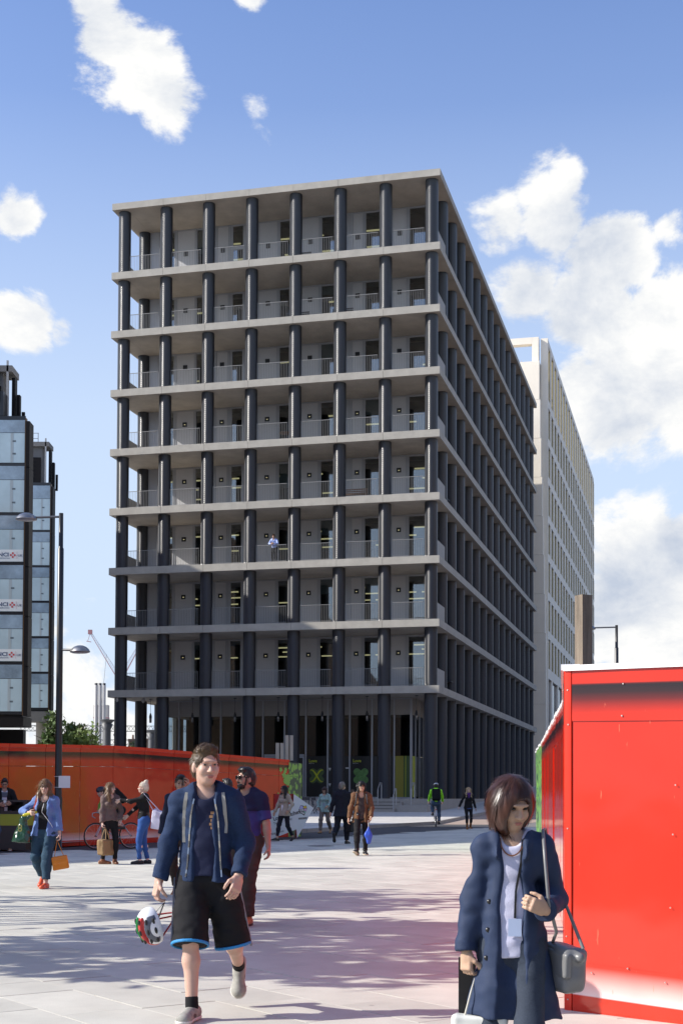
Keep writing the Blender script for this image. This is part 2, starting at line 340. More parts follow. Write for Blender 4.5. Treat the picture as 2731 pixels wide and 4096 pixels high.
def put_col(x, y, l, z0=None):
    a, b = heights[l]; a = a if z0 is None else z0; k = round(heights[l][1] - heights[l][0], 1)
    o = link('column', cmesh[k], office, (x, y, a), (0, 0, rnd.random() * 6)); o.scale = (1, 1, (b - a) / k)
GY = lambda v: gz(82 + v * .97) + .12                      # ground height along the right flank
for l in range(1, 10):
    for i in range(8): put_col(-OV - i * BX, OV, l)
    for j in range(1, 16):
        put_col(-OV, OV + j * BY, l, max(BASE, GY(OV + j * BY)) if l == 1 else None)
    for j in range(1, 6 if l == 1 else 4): put_col(-BW + OV, OV + j * BY, l)
# floor slabs: a core with separate fascia blocks round the edge
def slab(l):
    t = TH if l < 9 else .41; z1 = ZT[l]; z0 = z1 - t; d = 1.0
    s = MB().box(-BW + d, -d, d, BL - d, z0 + .004, z1 - .004).build('floor_slab', concrete_dark if l < 9 else concrete_dark, office)
    def blk(x0, x1, y0, y1):
        b = MB(); e = .012
        vs = [(x0, y0, z0), (x1, y0, z0), (x1, y1, z0), (x0, y1, z0), (x0, y0, z1), (x1, y0, z1), (x1, y1, z1), (x0, y1, z1)]
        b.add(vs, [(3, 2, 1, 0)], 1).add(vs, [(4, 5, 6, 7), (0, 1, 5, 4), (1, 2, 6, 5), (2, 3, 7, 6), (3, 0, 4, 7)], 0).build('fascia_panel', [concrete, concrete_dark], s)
    g = .007
    xs = [-BW] + [-OV - i * BX for i in range(6, 0, -1)] + [0]
    for a, b in zip(xs, xs[1:]): blk(a + g, b - g, 0, d - .003)
    yv = [d] + [OV + j * BY for j in range(1, 15)] + [BL - d]
    for a, b in zip(yv, yv[1:]): blk(-d + .003, 0, a + g, b - g)
    for a, b in zip(yv[:5], yv[1:5]): blk(-BW, -BW + d - .003, a + g, b - g)
    blk(-BW, -BW + d - .003, yv[4] + g, BL - d - g); blk(-BW, 0, BL - d + .003, BL)
for l in range(1, 10): slab(l)
up = MB(); 
roof_up = empty('roof_upstand', (0, 0, 0)); roof_up.parent = office
xs = [-BW + .65] + [-OV - i * BX - .2 for i in range(6, 0, -1)] + [-.65]
for a, b in zip(xs, xs[1:]): MB().box(a + .006, b - .006, .65, 1.0, ZT[9] + .002, ZT[9] + .30).build('coping_panel', concrete, roof_up)
MB().box(-1.0, -.65, 1.003, BL - .65, ZT[9] + .002, ZT[9] + .30).build('coping_panel', concrete, roof_up)
MB().box(-BW + .65, -BW + 1.0, 1.003, BL - .65, ZT[9] + .002, ZT[9] + .30).build('coping_panel', concrete, roof_up)
# recessed front wall behind the balconies
PAN = [(16.97, 18.16), (14.66, 15.39), (11.35, 12.55), (8.57, 9.67), (5.68, 6.33), (2.86, 3.74)]; WIN = [(18.32, 19.4), (15.55, 16.85), (13.5, 14.5), (9.82, 11.2), (6.9, 8.42), (4.25, 5.54), (1.35, 2.71)]
def wall_floor(l):
    z0, z1 = ZT[l] + .002, ZT[l + 1] - TH - .002; H = z1 - z0
    if l == 8: z1 = ZT[9] - .412; H = z1 - z0
    edges = sorted([(a, b, 0) for a, b in PAN] + [(a, b, 1) for a, b in WIN])
    fr = MB(); prev = .9
    for a, b, k in edges:                                   # frame posts fill the gaps between panels and windows
        fr.box(-a + .004, -prev - .004, WV - .03, WV + .12, z0, z1); 
        n = max(0, int((a - prev) / .13)); 
        for q in range(n): fr.box(-a + .02 + q * .13, -a + .05 + q * .13, WV - .055, WV - .03, z0, z1)
        prev = b
    fr.box(-BW + .9, -prev - .004, WV - .03, WV + .12, z0, z1)
    fr.build('wall_frame', alu_frame, office)
    for k, (a, b) in enumerate(PAN):
        w = MB().box(-b, -a, WV + .004, WV + .10, z0, z1 - .10); w.box(-b, -a, WV - .01, WV + .12, z1 - .097, z1, 1)
        p = w.build('wall_panel', [alu, alu_frame], office)
        c = -(a + b) / 2; zz = z0 + 2.38
        lamp = MB(); s = .14
        lamp.box(c - s, c + s, WV - .05, WV + .003, zz - s, zz - s + .05).box(c - s, c + s, WV - .05, WV + .003, zz + s - .05, zz + s).box(c - s, c - s + .05, WV - .05, WV + .003, zz - s + .051, zz + s - .051).box(c + s - .05, c + s, WV - .05, WV + .003, zz - s + .051, zz + s - .051)
        lamp.box(c - s + .052, c + s - .052, WV - .012, WV + .002, zz - s + .052, zz + s - .052, 1)
        lamp.box(c - .045, c + .045, WV - .03, WV - .013, zz - .03, zz + .01, 2)
        lamp.build('wall_light', [black_m, dark_m, lampglow if l < 6 else dark_m], p)
    for k, (a, b) in enumerate(WIN):
        door = k in (2,); f = MB(); e = .06 if not door else .16
        f.box(-b, -b + e, WV, WV + .1, z0, z1).box(-a - e, -a, WV, WV + .1, z0, z1).box(-b + e + .002, -a - e - .002, WV, WV + .1, z1 - .12, z1).box(-b + e + .002, -a - e - .002, WV, WV + .1, z0, z0 + (.08 if not door else .2))
        if door and l == 8: f.box(-b + e + .002, -a - e - .002, WV - .01, WV + .1, z0 + 2.35, z0 + 2.55)
        w = f.build('window', alu_frame, office)
        MB().box(-b + e, -a - e, WV + .04, WV + .06, z0 + .05, z1 - .1).build('pane', glass_m, w)
        rb = random.Random(l * 31 + k)
        if rb.random() < .3: MB().box(-b + e + .02, -a - e - .02, WV + .12, WV + .13, z1 - .15 - rb.choice((.5, .9, 1.5)), z1 - .12).build('roller_blind', mat('blind_cloth', (.30, .30, .28), .9), w)
    # the room behind
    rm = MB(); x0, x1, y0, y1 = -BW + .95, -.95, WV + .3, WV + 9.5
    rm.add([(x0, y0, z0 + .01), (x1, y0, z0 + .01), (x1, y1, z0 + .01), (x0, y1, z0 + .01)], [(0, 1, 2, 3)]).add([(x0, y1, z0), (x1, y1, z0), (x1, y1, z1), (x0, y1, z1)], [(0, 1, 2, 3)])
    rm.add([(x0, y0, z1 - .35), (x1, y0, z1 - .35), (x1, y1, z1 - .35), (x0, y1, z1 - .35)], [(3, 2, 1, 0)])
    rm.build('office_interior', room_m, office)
    st = MB(); r3 = random.Random(l)
    for rr, v in enumerate((WV + 2.0, WV + 4.6, WV + 7.6)):
        x = x0 + .3
        while x < x1 - 1.5:
            ln = 1.5
            if r3.random() < (.6 if l < 5 else .35): st.box(x, x + ln, v, v + .12, z1 - .44, z1 - .37)
            x += 1.9
    st.build('ceiling_lights', strip_m, office)
    ds = MB()
    for q in range(9):
        x = x0 + 1 + q * 2.1 + r3.random() * .6; v = WV + 1.2 + r3.random() * 2.5
        ds.box(x, x + 1.4, v, v + .7, z0 + .70, z0 + .74); ds.box(x + .3, x + .8, v + .75, v + .85, z0 + .4, z0 + 1.15); ds.box(x + .35, x + .75, v + .3, v + .34, z0 + .82, z0 + 1.2)
    ds.build('desks', mat('dark_furniture', (.03, .03, .035), .6), office)
    if l == 1:
        for u in (6.95, 10.0):
            pl = MB().lathe([(.02, .30), (.3, .28), (.36, .1), (.36, -.1), (.28, -.27), (.02, -.3)], 14, (-u, WV + 1.6, z0 + 2.25)); pl.box(-u - .008, -u + .008, WV + 1.59, WV + 1.61, z0 + 2.5, z1 - .36)
            pl.build('lampshade', emit('paper_lamp', (.75, .42, .2), .22), office)
lampglow = emit('wall_light_glow', (1.0, .9, .5), .3)
for l in range(1, 9): wall_floor(l)
# balcony railings and solid end panels
def railing(l, i):
    x1 = -OV - i * BX - CR - .05; x0 = -OV - (i + 1) * BX + CR + .05; z = ZT[l]; m = MB(); y = .42
    m.box(x0, x1, y - .02, y + .02, z + 1.08, z + 1.11); m.box(x0, x1, y - .015, y + .015, z + .09, z + .115)
    n = 18
    for k in range(n + 1):
        x = x0 + .02 + (x1 - x0 - .04) * k / n; m.box(x - .007, x + .007, y - .007, y + .007, z + .001, z + 1.079)
    m.build('railing', rail_m, office)
for l in range(1, 9):
    for i in range(7): railing(l, i)
    for x in (-.34, -BW + .34):
        for k in range(1): MB().box(x - .03, x + .03, OV + CR + .03, OV + BY - CR - .03, ZT[l] + .002, ZT[l] + 1.12).build('balustrade_panel', mat('balustrade_concrete', (.33, .315, .29), .7, var=.06), office)
# things left on the balconies
def on_building(x, y): c, s = math.cos(-YAW), math.sin(-YAW); return (5.7336 + c * x - s * y, 82.025 + s * x + c * y)
wood_m = mat('bench_wood', (.16, .085, .045), .7, var=.2, vscale=5, streak=(.2, 1, 1))
def balcony_bench(l, u, w, m, label):
    x, y = on_building(-u, 1.5); e = empty('bench', (x, y, ZT[l] + .003), -YAW, label, 'bench'); b = MB()
    for k in range(4): b.box(-w / 2, w / 2, -.2 + k * .105, -.11 + k * .105, .42, .45)
    b.build('seat', m, e); q = MB()
    for k in range(3): q.box(-w / 2, w / 2, .24, .27, .52 + k * .12, .60 + k * .12)
    q.build('backrest', m, e)
    for s in (-1, 1): MB().box(s * w / 2 - .06, s * w / 2, -.2, .27, 0, .415).build('leg', m, e)
balcony_bench(4, 5.75, 1.9, wood_m, 'brown slatted wooden bench on a balcony near the right corner'); balcony_bench(8, 9.2, 1.5, dark_m, 'dark bench on the topmost balcony in the middle of the facade'); balcony_bench(7, 9.3, 1.5, dark_m, 'dark bench on the second balcony from the top in mid facade'); balcony_bench(7, 6.4, 1.3, dark_m, 'short dark bench on the second balcony from the top towards the right corner')
def balcony_table(l, u, label):
    x, y = on_building(-u, 1.6); e = empty('table', (x, y, ZT[l] + .003), -YAW, label, 'table'); MB().lathe([(.0, .74), (.4, .74), (.4, .77), (.0, .77)], 16).build('tabletop', wood_m, e); MB().lathe([(.25, 0), (.25, .02), (.03, .04), (.03, .74)], 12).build('pedestal', dark_m, e)
balcony_table(5, 10.0, 'small round wooden table on a balcony above the leaning man')
# flank glazing between the side columns
for l in range(1, 9):
    z0, z1 = ZT[l] + .002, ZT[l + 1] - TH - .002
    for j in range(1, 15):
        v0, v1 = OV + j * BY, OV + (j + 1) * BY; f = MB(); xx = -.80
        for q in range(3):
            v = v0 + BY * (.16 + .34 * q); f.box(xx - .12, xx + .05, v - .05, v + .05, z0, z1)
        f.box(xx - .12, xx, v0 + BY * .16 + .052, v1 - .05, z1 - .12, z1).box(xx - .12, xx, v0 + BY * .16 + .052, v1 - .05, z0, z0 + .1)
        w = f.build('window', alu_frame, office)
        MB().box(xx - .08, xx - .06, v0 + .05, v1 - .05, z0 + .05, z1 - .1).build('pane', glass_m, w)
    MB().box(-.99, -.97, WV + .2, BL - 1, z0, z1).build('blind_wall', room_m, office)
    MB().box(-BW + .8, -BW + .86, WV + .13, BL - 1, z0, z1).build('flank_wall', alu, office)
# ground floor: a recessed glass box with grey fascia, posters on the lower panes
gx1, gx0 = -2.45, -BW + 2.45; zf, zt = 6.64, 7.66; zp = 4.07; z0 = BASE
MULL = [2.45 + .04, 3.53, 4.95, 6.38, 7.81, 9.24, 10.65, 12.09, 13.5, 14.92, 16.35, 17.78, 18.58]
black_print = mat('black_poster', (.012, .013, .015), .35); olive = mat('olive_print', (.30, .27, .04), .5); dkgreen = mat('dark_green_print', (.08, .13, .04), .5); lime = mat('lime_print', (.55, .60, .03), .5); leafg = mat('leaf_green_print', (.12, .27, .075), .5, var=.35, vscale=6)
clear_glass = glass('shop_glass', (.55, .6, .62), 1.1)
def shop():
    g = empty('shopfront'); g.parent = office
    core = MB().box(gx0, gx1, WV + .02, BL - 3, zf, zt + .02); core.build('fascia_band', mat('grey_fascia', (.36, .345, .325), .6, var=.05), g)
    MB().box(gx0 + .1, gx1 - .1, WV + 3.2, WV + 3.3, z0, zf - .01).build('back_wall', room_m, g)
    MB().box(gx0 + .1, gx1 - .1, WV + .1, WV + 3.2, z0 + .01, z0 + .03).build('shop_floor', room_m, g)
    for a in MULL: MB().box(-a - .045, -a + .045, WV - .10, WV + .04, z0, zt).build('mullion', alu_frame, g)
    MB().box(gx0, gx1 - .04, WV - .08, WV + .03, zt - .05, zt + .015).build('head_frame', alu_frame, g)
    MB().box(gx0, gx1 - .04, WV - .14, WV + .03, z0 - .03, z0 + .09).build('sill', alu_frame, g)
    for k, (a, b) in enumerate(zip(MULL, MULL[1:])):
        p = MB().box(-b + .05, -a - .05, WV - .01, WV + .008, zp + .01, zf - .005).build('shop_pane', clear_glass, g)
        q = MB().box(-b + .05, -a - .05, WV - .012, WV + .006, z0 + .092, zp)
        if k == 0: continue
        q.build('poster', black_print, g)
        if k % 3 == 1: MB().box(-b + .05 + (b - a) * .40, -b + .05 + (b - a) * .8, WV + .2, WV + .3, z0 + .1, zf - .02).build('dark_blind', black_m, g)
    # pale door frames
    for u0, u1 in ((9.35, 10.55), (10.75, 12.0)):
        MB().box(-u1, -u1 + .09, WV - .06, WV - .02, z0 + .1, zp).box(-u0 - .09, -u0, WV - .06, WV - .02, z0 + .1, zp).box(-u1 + .092, -u0 - .092, WV - .06, WV - .02, zp - .1, zp).box(-u1, -u0, WV - .065, WV - .012, zp + .02, zp + .12).build('door_frame', alu_frame, g)
    # striped corner print
    xs = [(3.48, 2.95, olive), (2.94, 2.84, dkgreen), (2.835, 2.80, lime), (2.795, 2.50, dkgreen)]
    for a, b, m in xs: MB().box(-a, -b, WV - .016, WV + .006, z0 + .092, zp).build('stripe', m, g)
    MB().box(gx1 - .02, gx1 + .012, WV - .012, WV + 1.1, z0 + .092, zp).build('stripe', lime, g)
    MB().box(gx1 - .02, gx1 + .006, WV + 1.25, BL - 3, z0 + .092, zp).build('poster', black_print, g)
    MB().box(gx1 - .02, gx1 + .006, WV + .06, BL - 3, zp + .01, zf - .005).build('shop_pane', clear_glass, g)
    for v in (.02, 1.17, 2.4, 3.8, 5.4): MB().box(gx1 - .04, gx1 + .05, WV + v, WV + v + .08, z0, zt).build('mullion', alu_frame, g)
    # X posters
    def disc_x(c, zc, m1, arm=.58, r=.225):
        vs = []
        import itertools
        b = MB()
        for s in (1, -1):
            pts = []; d = Vector((math.cos(R(45)), 0, s * math.sin(R(45)))); n = Vector((-d.z, 0, d.x))
            for e in (1, -1):
                for t in range(9):
                    a = -math.pi / 2 + math.pi * t / 8; pts.append(Vector((c, 0, zc)) + d * e * (arm - r) + (d * math.cos(a) + n * math.sin(a)) * r * e)
            y0 = WV - .017 - (.003 if s > 0 else 0)
            b.add([(p.x, y0, p.z) for p in pts] + [(p.x, y0 + .004, p.z) for p in pts], [tuple(range(18)), tuple(range(35, 17, -1))] + [(i, i + 18, (i + 1) % 18 + 18, (i + 1) % 18) for i in range(18)])
        o = b.build('printed_cross', m1, g); fix_normals(o.data)
    disc_x(-8.53, 2.83, dkgreen); disc_x(-5.67, 2.83, leafg)
    ch = MB()
    for s in (1, -1):
        pts = [(-8.53 + s * (-.42 + .84 * t), WV - .03 - (.01 if s > 0 else 0), 2.83 + .36 * math.cos(math.pi * t) * 1.0 + .05 * math.sin(2 * math.pi * t)) for t in [i / 10 for i in range(11)]]
        ch.tube(pts, [.02, .035, .045, .05, .055, .055, .05, .045, .04, .03, .012], 8)
    ch.build('chilli_print', lime, g)
    lf = MB()
    for a in (45, 135, 225, 315):
        d = Vector((math.cos(R(a)), 0, math.sin(R(a)))); c = Vector((-5.67, WV - .024, 2.83)); n = Vector((-d.z, 0, d.x))
        for q in (.12, -.12): lf.bar(c + d * .05, c + d * .5 + n * q, .012, .004)
    lf.build('leaf_veins', mat('pale_leaf_print', (.13, .26, .09), .5), g)
    for u in (8.53, 5.67):
        text('poster_title', 'Love', .27, lime, g, (-u - .52, WV - .016, 3.69), (math.pi / 2, 0, 0), .002, bold=.006)
        text('poster_subtitle', "King's Cross", .07, white_m, g, (-u - .52, WV - .016, 3.60), (math.pi / 2, 0, 0), .002)
    text('poster_title', 'Love', .2, lime, g, (-11.6, WV - .016, 3.62), (math.pi / 2, 0, 0), .002, bold=.006)
    for zz in (3.33, 2.35): MB().prism([(-7.76, zz), (-7.60, zz + .0), (-7.68, zz - .2)], WV - .018, WV - .014).build('poster_shape', white_m, g)
    MB().box(-6.66, -6.44, WV - .018, WV - .014, 3.28, 3.36).build('poster_shape', white_m, g)
shop()
# pendant lights under the first slab
for i in range(7):
    u = 2.0 + .01 + i * BX - (.0 if i else .25); v = 2.05; ztop = ZT[1] - TH
    m = MB().lathe([(.10, 0), (.10, -.03)], 12, (-u, v, ztop)); m.tube([(-u, v, ztop), (-u, v, ztop - .95)], .014, 6)
    m.lathe([(.02, -.9), (.05, -.92), (.055, -1.0), (.085, -1.05), (.09, -1.22), (.0, -1.221)], 12, (-u, v, ztop))
    o = m.build('pendant_lamp', dark_m, office)
    MB().lathe([(.075, -1.222), (.08, -1.25), (.08, -1.50), (.0, -1.52)], 12, (-u, v, ztop)).build('lamp_glass', mat('ribbed_glass', (.25, .24, .23), .25, metal=.5), o)
for x, y in ((-BW + .55, .3), (-BW + 2.0, 1.0), (-.2, BL - .5)):
    MB().lathe([(.09, 0), (.10, -.10), (.115, -.16), (.115, -.2), (.07, -.29), (.0, -.32)], 12, (x, y, ZT[1] - TH)).build('dome_camera', mat('camera_grey', (.42, .40, .38), .4), office)
# plinth and steps in front of the building
MB().box(-BW - 1, .25, -1.9, 4, -.6, BASE).build('plinth', stone_step, office); MB().box(-1.2, .25, 4.003, 30, -.6, BASE).build('plinth', stone_step, office)
steps = empty('entrance_steps'); steps.parent = office
za = .68; 
for k in range(1, 4): pass
def step_block(x0, x1, y0, y1, z1): return MB().box(x0, x1, y0, y1, -.5, z1).build('step_block', stone_step, steps)
step_block(-BW - 1, -3.9, -3.9, -1.903, 1.05); step_block(-1.75, .02, -3.9, -1.903, 1.05)
for q, (y0, z1) in enumerate(((-4.25, .865), (-3.9, 1.05), (-2.6, 1.05), (-2.25, 1.235))):
    o = step_block(-3.897, -1.753, y0, (-3.903, -2.603, -2.253, -1.903)[q], z1)
    MB().box(-3.8, -1.85, y0 - .004, y0 + .06, z1 - .028, z1 + .003).build('step_nosing', dark_m, o)
def handrail(x, y, z, dy, dz):
    m = MB(); a = .045
    m.bar((x, y, z), (x, y, z + .92), a); m.bar((x, y, z + .92), (x, y + dy * .6, z + .92 + dz), a); m.bar((x, y + dy * .6 - .02, z + .92 + dz), (x, y + dy, z + .92 + dz), a); m.bar((x, y + dy, z + dz), (x, y + dy, z + .943 + dz), a)
    m.build('handrail', mat('steel_rail', (.45, .45, .46), .35, metal=.7), steps)
for x in (-3.87, -1.78): handrail(x, -4.4, .70, .75, .36)
for x in (-3.05, -1.1): handrail(x, -2.75, 1.05, .95, .37)
# ------------------------------------------------------------------ printed hoarding panels (colour printed by height on the panel: z runs 0..1)
def print_mat(name, ivy=False, gloss=.1):
    m = bpy.data.materials.new(name); m.use_nodes = True; MATS[name] = m; N, L = m.node_tree.nodes, m.node_tree.links; b = N['Principled BSDF']
    b.inputs['Roughness'].default_value = gloss; b.inputs['Specular IOR Level'].default_value = .6
    uv = N.new('ShaderNodeUVMap'); uv.uv_map = 'print'; sp = N.new('ShaderNodeSeparateXYZ'); L.new(uv.outputs[0], sp.inputs[0])
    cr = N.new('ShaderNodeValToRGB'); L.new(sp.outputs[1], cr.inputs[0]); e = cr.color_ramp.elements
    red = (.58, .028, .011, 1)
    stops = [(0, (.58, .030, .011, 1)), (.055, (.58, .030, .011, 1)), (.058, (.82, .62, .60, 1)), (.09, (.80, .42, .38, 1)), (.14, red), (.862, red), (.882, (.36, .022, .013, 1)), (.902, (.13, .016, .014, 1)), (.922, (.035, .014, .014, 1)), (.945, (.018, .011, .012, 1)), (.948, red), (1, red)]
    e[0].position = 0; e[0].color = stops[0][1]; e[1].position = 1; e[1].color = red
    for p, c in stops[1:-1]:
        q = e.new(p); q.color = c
    out = cr.outputs[0]; tc = N.new('ShaderNodeTexCoord')
    # scuffs and faded patches
    t = N.new('ShaderNodeTexNoise'); t.inputs['Scale'].default_value = 2.2; t.inputs['Detail'].default_value = 5; L.new(tc.outputs['Object'], t.inputs[0])
    mr = N.new('ShaderNodeMapRange'); mr.inputs[1].default_value = .3; mr.inputs[2].default_value = .7; mr.inputs[3].default_value = .93; mr.inputs[4].default_value = 1.06; L.new(t.outputs[0], mr.inputs[0])
    vm = N.new('ShaderNodeVectorMath'); vm.operation = 'SCALE'; L.new(out, vm.inputs[0]); L.new(mr.outputs[0], vm.inputs['Scale']); out = vm.outputs[0]
    mp = N.new('ShaderNodeMapping'); mp.inputs['Scale'].default_value = (14, 14, 2.2); mp.inputs['Rotation'].default_value = (0, .35, 0); L.new(tc.outputs['Object'], mp.inputs[0])
    sn = N.new('ShaderNodeTexNoise'); sn.inputs['Scale'].default_value = 2.5; sn.inputs['Detail'].default_value = 3; L.new(mp.outputs[0], sn.inputs[0])
    ms = N.new('ShaderNodeMapRange'); ms.inputs[1].default_value = .715; ms.inputs[2].default_value = .75; ms.inputs[3].default_value = 0; ms.inputs[4].default_value = .55; L.new(sn.outputs[0], ms.inputs[0])
    mxs = N.new('ShaderNodeMix'); mxs.data_type = 'RGBA'; L.new(ms.outputs[0], mxs.inputs[0]); L.new(out, mxs.inputs[6]); mxs.inputs[7].default_value = (.85, .22, .12, 1); out = mxs.outputs[2]
    if ivy:
        vo = N.new('ShaderNodeTexVoronoi'); vo.inputs['Scale'].default_value = 7; mp2 = N.new('ShaderNodeMapping'); mp2.inputs['Scale'].default_value = (1, 1, .75); L.new(tc.outputs['Object'], mp2.inputs[0]); L.new(mp2.outputs[0], vo.inputs[0])
        g1 = N.new('ShaderNodeValToRGB'); L.new(vo.outputs['Distance'], g1.inputs[0]); g = g1.color_ramp.elements
        g[0].position = .0; g[0].color = (.26, .52, .10, 1); g[1].position = .62; g[1].color = (.05, .11, .07, 1); q = g.new(.45); q.color = (.22, .46, .09, 1); q = g.new(.5); q.color = (.06, .14, .08, 1)
        out = g1.outputs[0]
    L.new(out, b.inputs['Base Color'])
    wv = N.new('ShaderNodeTexNoise'); wv.inputs['Scale'].default_value = 1.1; wv.inputs['Detail'].default_value = 2; L.new(tc.outputs['Object'], wv.inputs[0])
    bp = N.new('ShaderNodeBump'); bp.inputs['Strength'].default_value = 1; bp.inputs['Distance'].default_value = .014 if not ivy else .008; L.new(wv.outputs[0], bp.inputs['Height']); L.new(bp.outputs[0], b.inputs['Normal'])
    return m
red_print = print_mat('red_print'); ivy_print = print_mat('ivy_print', True, .3)
red_cap = mat('red_trim', (.72, .035, .015), .25); white_cap = mat('white_trim', (.82, .80, .79), .4); screw_m = mat('screw_head', (.5, .45, .42), .4, metal=.8)
def uvz(me, f):
    uv = me.uv_layers.new(name='print')
    for lp in me.loops:
        v = me.vertices[lp.vertex_index].co; uv.data[lp.index].uv = f(v)
def hoard_panel(parent, a, b, za, zb, ha, hb, v0, v1, m, off=0., thick=.02, name='hoarding_panel', u=(0, 1)):
    """panel between plan points a and b (base heights za zb, wall heights ha hb), print span v0..v1, front side to the left of a->b reversed"""
    a, b = Vector((a[0], a[1], 0)), Vector((b[0], b[1], 0)); d = (b - a); n = Vector((d.y, -d.x, 0)).normalized()
    P = lambda t, v, o: a + d * t + n * (off + o) + Vector((0, 0, (za + (zb - za) * t) + (ha + (hb - ha) * t) * v))
    nu, nv = 3, 4; vs = []; fs = []; vv = []
    bul = rnd.uniform(.3, 1) * .004
    for j in range(nv + 1):
        for i in range(nu + 1):
            t = u[0] + (u[1] - u[0]) * i / nu; v = v0 + (v1 - v0) * j / nv; vs.append(P(t, v, bul * math.sin(math.pi * i / nu))); vv.append(v)
    for j in range(nv):
        for i in range(nu): k = j * (nu + 1) + i; fs.append((k, k + 1, k + nu + 2, k + nu + 1))
    k = len(vs); cs = [(u[0], v0), (u[1], v0), (u[1], v1), (u[0], v1)]
    for o_ in (.0, -thick):
        for t, v in cs: vs.append(P(t, v, o_)); vv.append(v)
    for q in range(4): fs.append((k + (q + 1) % 4, k + q, k + 4 + q, k + 4 + (q + 1) % 4))
    fs.append((k + 7, k + 6, k + 5, k + 4))
    me = bpy.data.meshes.new(name); me.from_pydata([tuple(v) for v in vs], [], fs); me.materials.append(m)
    for p in me.polygons: p.use_smooth = p.index < nu * nv
    uvl = me.uv_layers.new(name='print')
    for lp in me.loops: uvl.data[lp.index].uv = (vs[lp.vertex_index].x, vv[lp.vertex_index])
    return link(name, me, parent)
def quad_prism(parent, name, a, b, z0a, z0b, z1a, z1b, o0, o1, m):
    a, b = Vector((a[0], a[1], 0)), Vector((b[0], b[1], 0)); n = Vector(((b - a).y, -(b - a).x, 0)).normalized(); Z = Vector((0, 0, 1))
    vs = [a + n * o0 + Z * z0a, b + n * o0 + Z * z0b, b + n * o1 + Z * z0b, a + n * o1 + Z * z0a, a + n * o0 + Z * z1a, b + n * o0 + Z * z1b, b + n * o1 + Z * z1b, a + n * o1 + Z * z1a]
    o = MB().add(vs, [(3, 2, 1, 0), (4, 5, 6, 7), (0, 1, 5, 4), (1, 2, 6, 5), (2, 3, 7, 6), (3, 0, 4, 7)]).build(name, m, parent); fix_normals(o.data); return o
# left hoarding: from beyond the left frame edge to its green end by the arrow sign
hl = empty('hoarding', (0, 0, 0), 0, 'long glossy red hoarding behind the lamp post with printed ivy at its far end', 'hoarding')
def left_hoarding():
    A, B = Vector((-12.0, 30.2)), Vector((-1.29, 45.6)); n = 15
    def base(t): return gz(A.y + (B.y - A.y) * t) + .005
    def hgt(t): return lerp_table([(0, 2.55), (.28, 2.60), (.55, 2.67), (1.0, 2.42)], t)
    ts = [i / n for i in range(n + 1)]; ivy_t = .965
    ts = [t for t in ts if t < .955] + [.962, 1.0]
    for t0, t1 in zip(ts, ts[1:]):
        a, b = A + (B - A) * (t0 + .0005), A + (B - A) * (t1 - .0005); iv = t0 > .96
        m = ivy_print if iv else red_print; args = (hl, a, b, base(t0), base(t1), hgt(t0), hgt(t1))
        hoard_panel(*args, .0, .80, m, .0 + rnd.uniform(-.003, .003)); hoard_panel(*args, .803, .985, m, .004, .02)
        if not iv: quad_prism(hl, 'top_rail', a, b, base(t0) + hgt(t0) * .985 + .002, base(t1) + hgt(t1) * .985 + .002, base(t0) + hgt(t0) * 1.02, base(t1) + hgt(t1) * 1.02, -.06, .03, red_cap)
    a, b = A + (B - A) * .962, B
    # side return of the ivy end and ragged ivy leaves over the last red panel
    d = Vector((B - A)).normalized(); q = Vector((-d.y, d.x)); C = B + q * 1.2
    hoard_panel(hl, B, C, base(1), gz(C.y), 2.4, 2.4, 0, .985, ivy_print)
    lm = mat('ivy_leaf_print', (.25, .50, .10), .35); lv = MB(); r4 = random.Random(5)
    nrm = Vector((d.y, -d.x, 0)); dd = Vector((d.x, d.y, 0))
    for k in range(60):
        t = .963 - abs(r4.gauss(0, .010)); v = r4.uniform(.12, .93); c = A + (B - A) * t; c = Vector((c.x, c.y, base(t) + hgt(t) * v)) + nrm * (.011 + k * .00004); s = r4.uniform(.07, .13); a0 = r4.uniform(0, 6.3)
        pts = []
        for j in range(10):
            rr = s * (1, .55, .9, .5, .8, .45, .8, .5, .9, .55)[j]; aa = a0 + 2 * math.pi * j / 10; pts.append(c + dd * rr * math.cos(aa) + Vector((0, 0, rr * math.sin(aa))))
        lv.add(pts, [tuple(range(10))])
    o = lv.build('printed_ivy', lm, hl); o['kind'] = 'stuff'
left_hoarding()
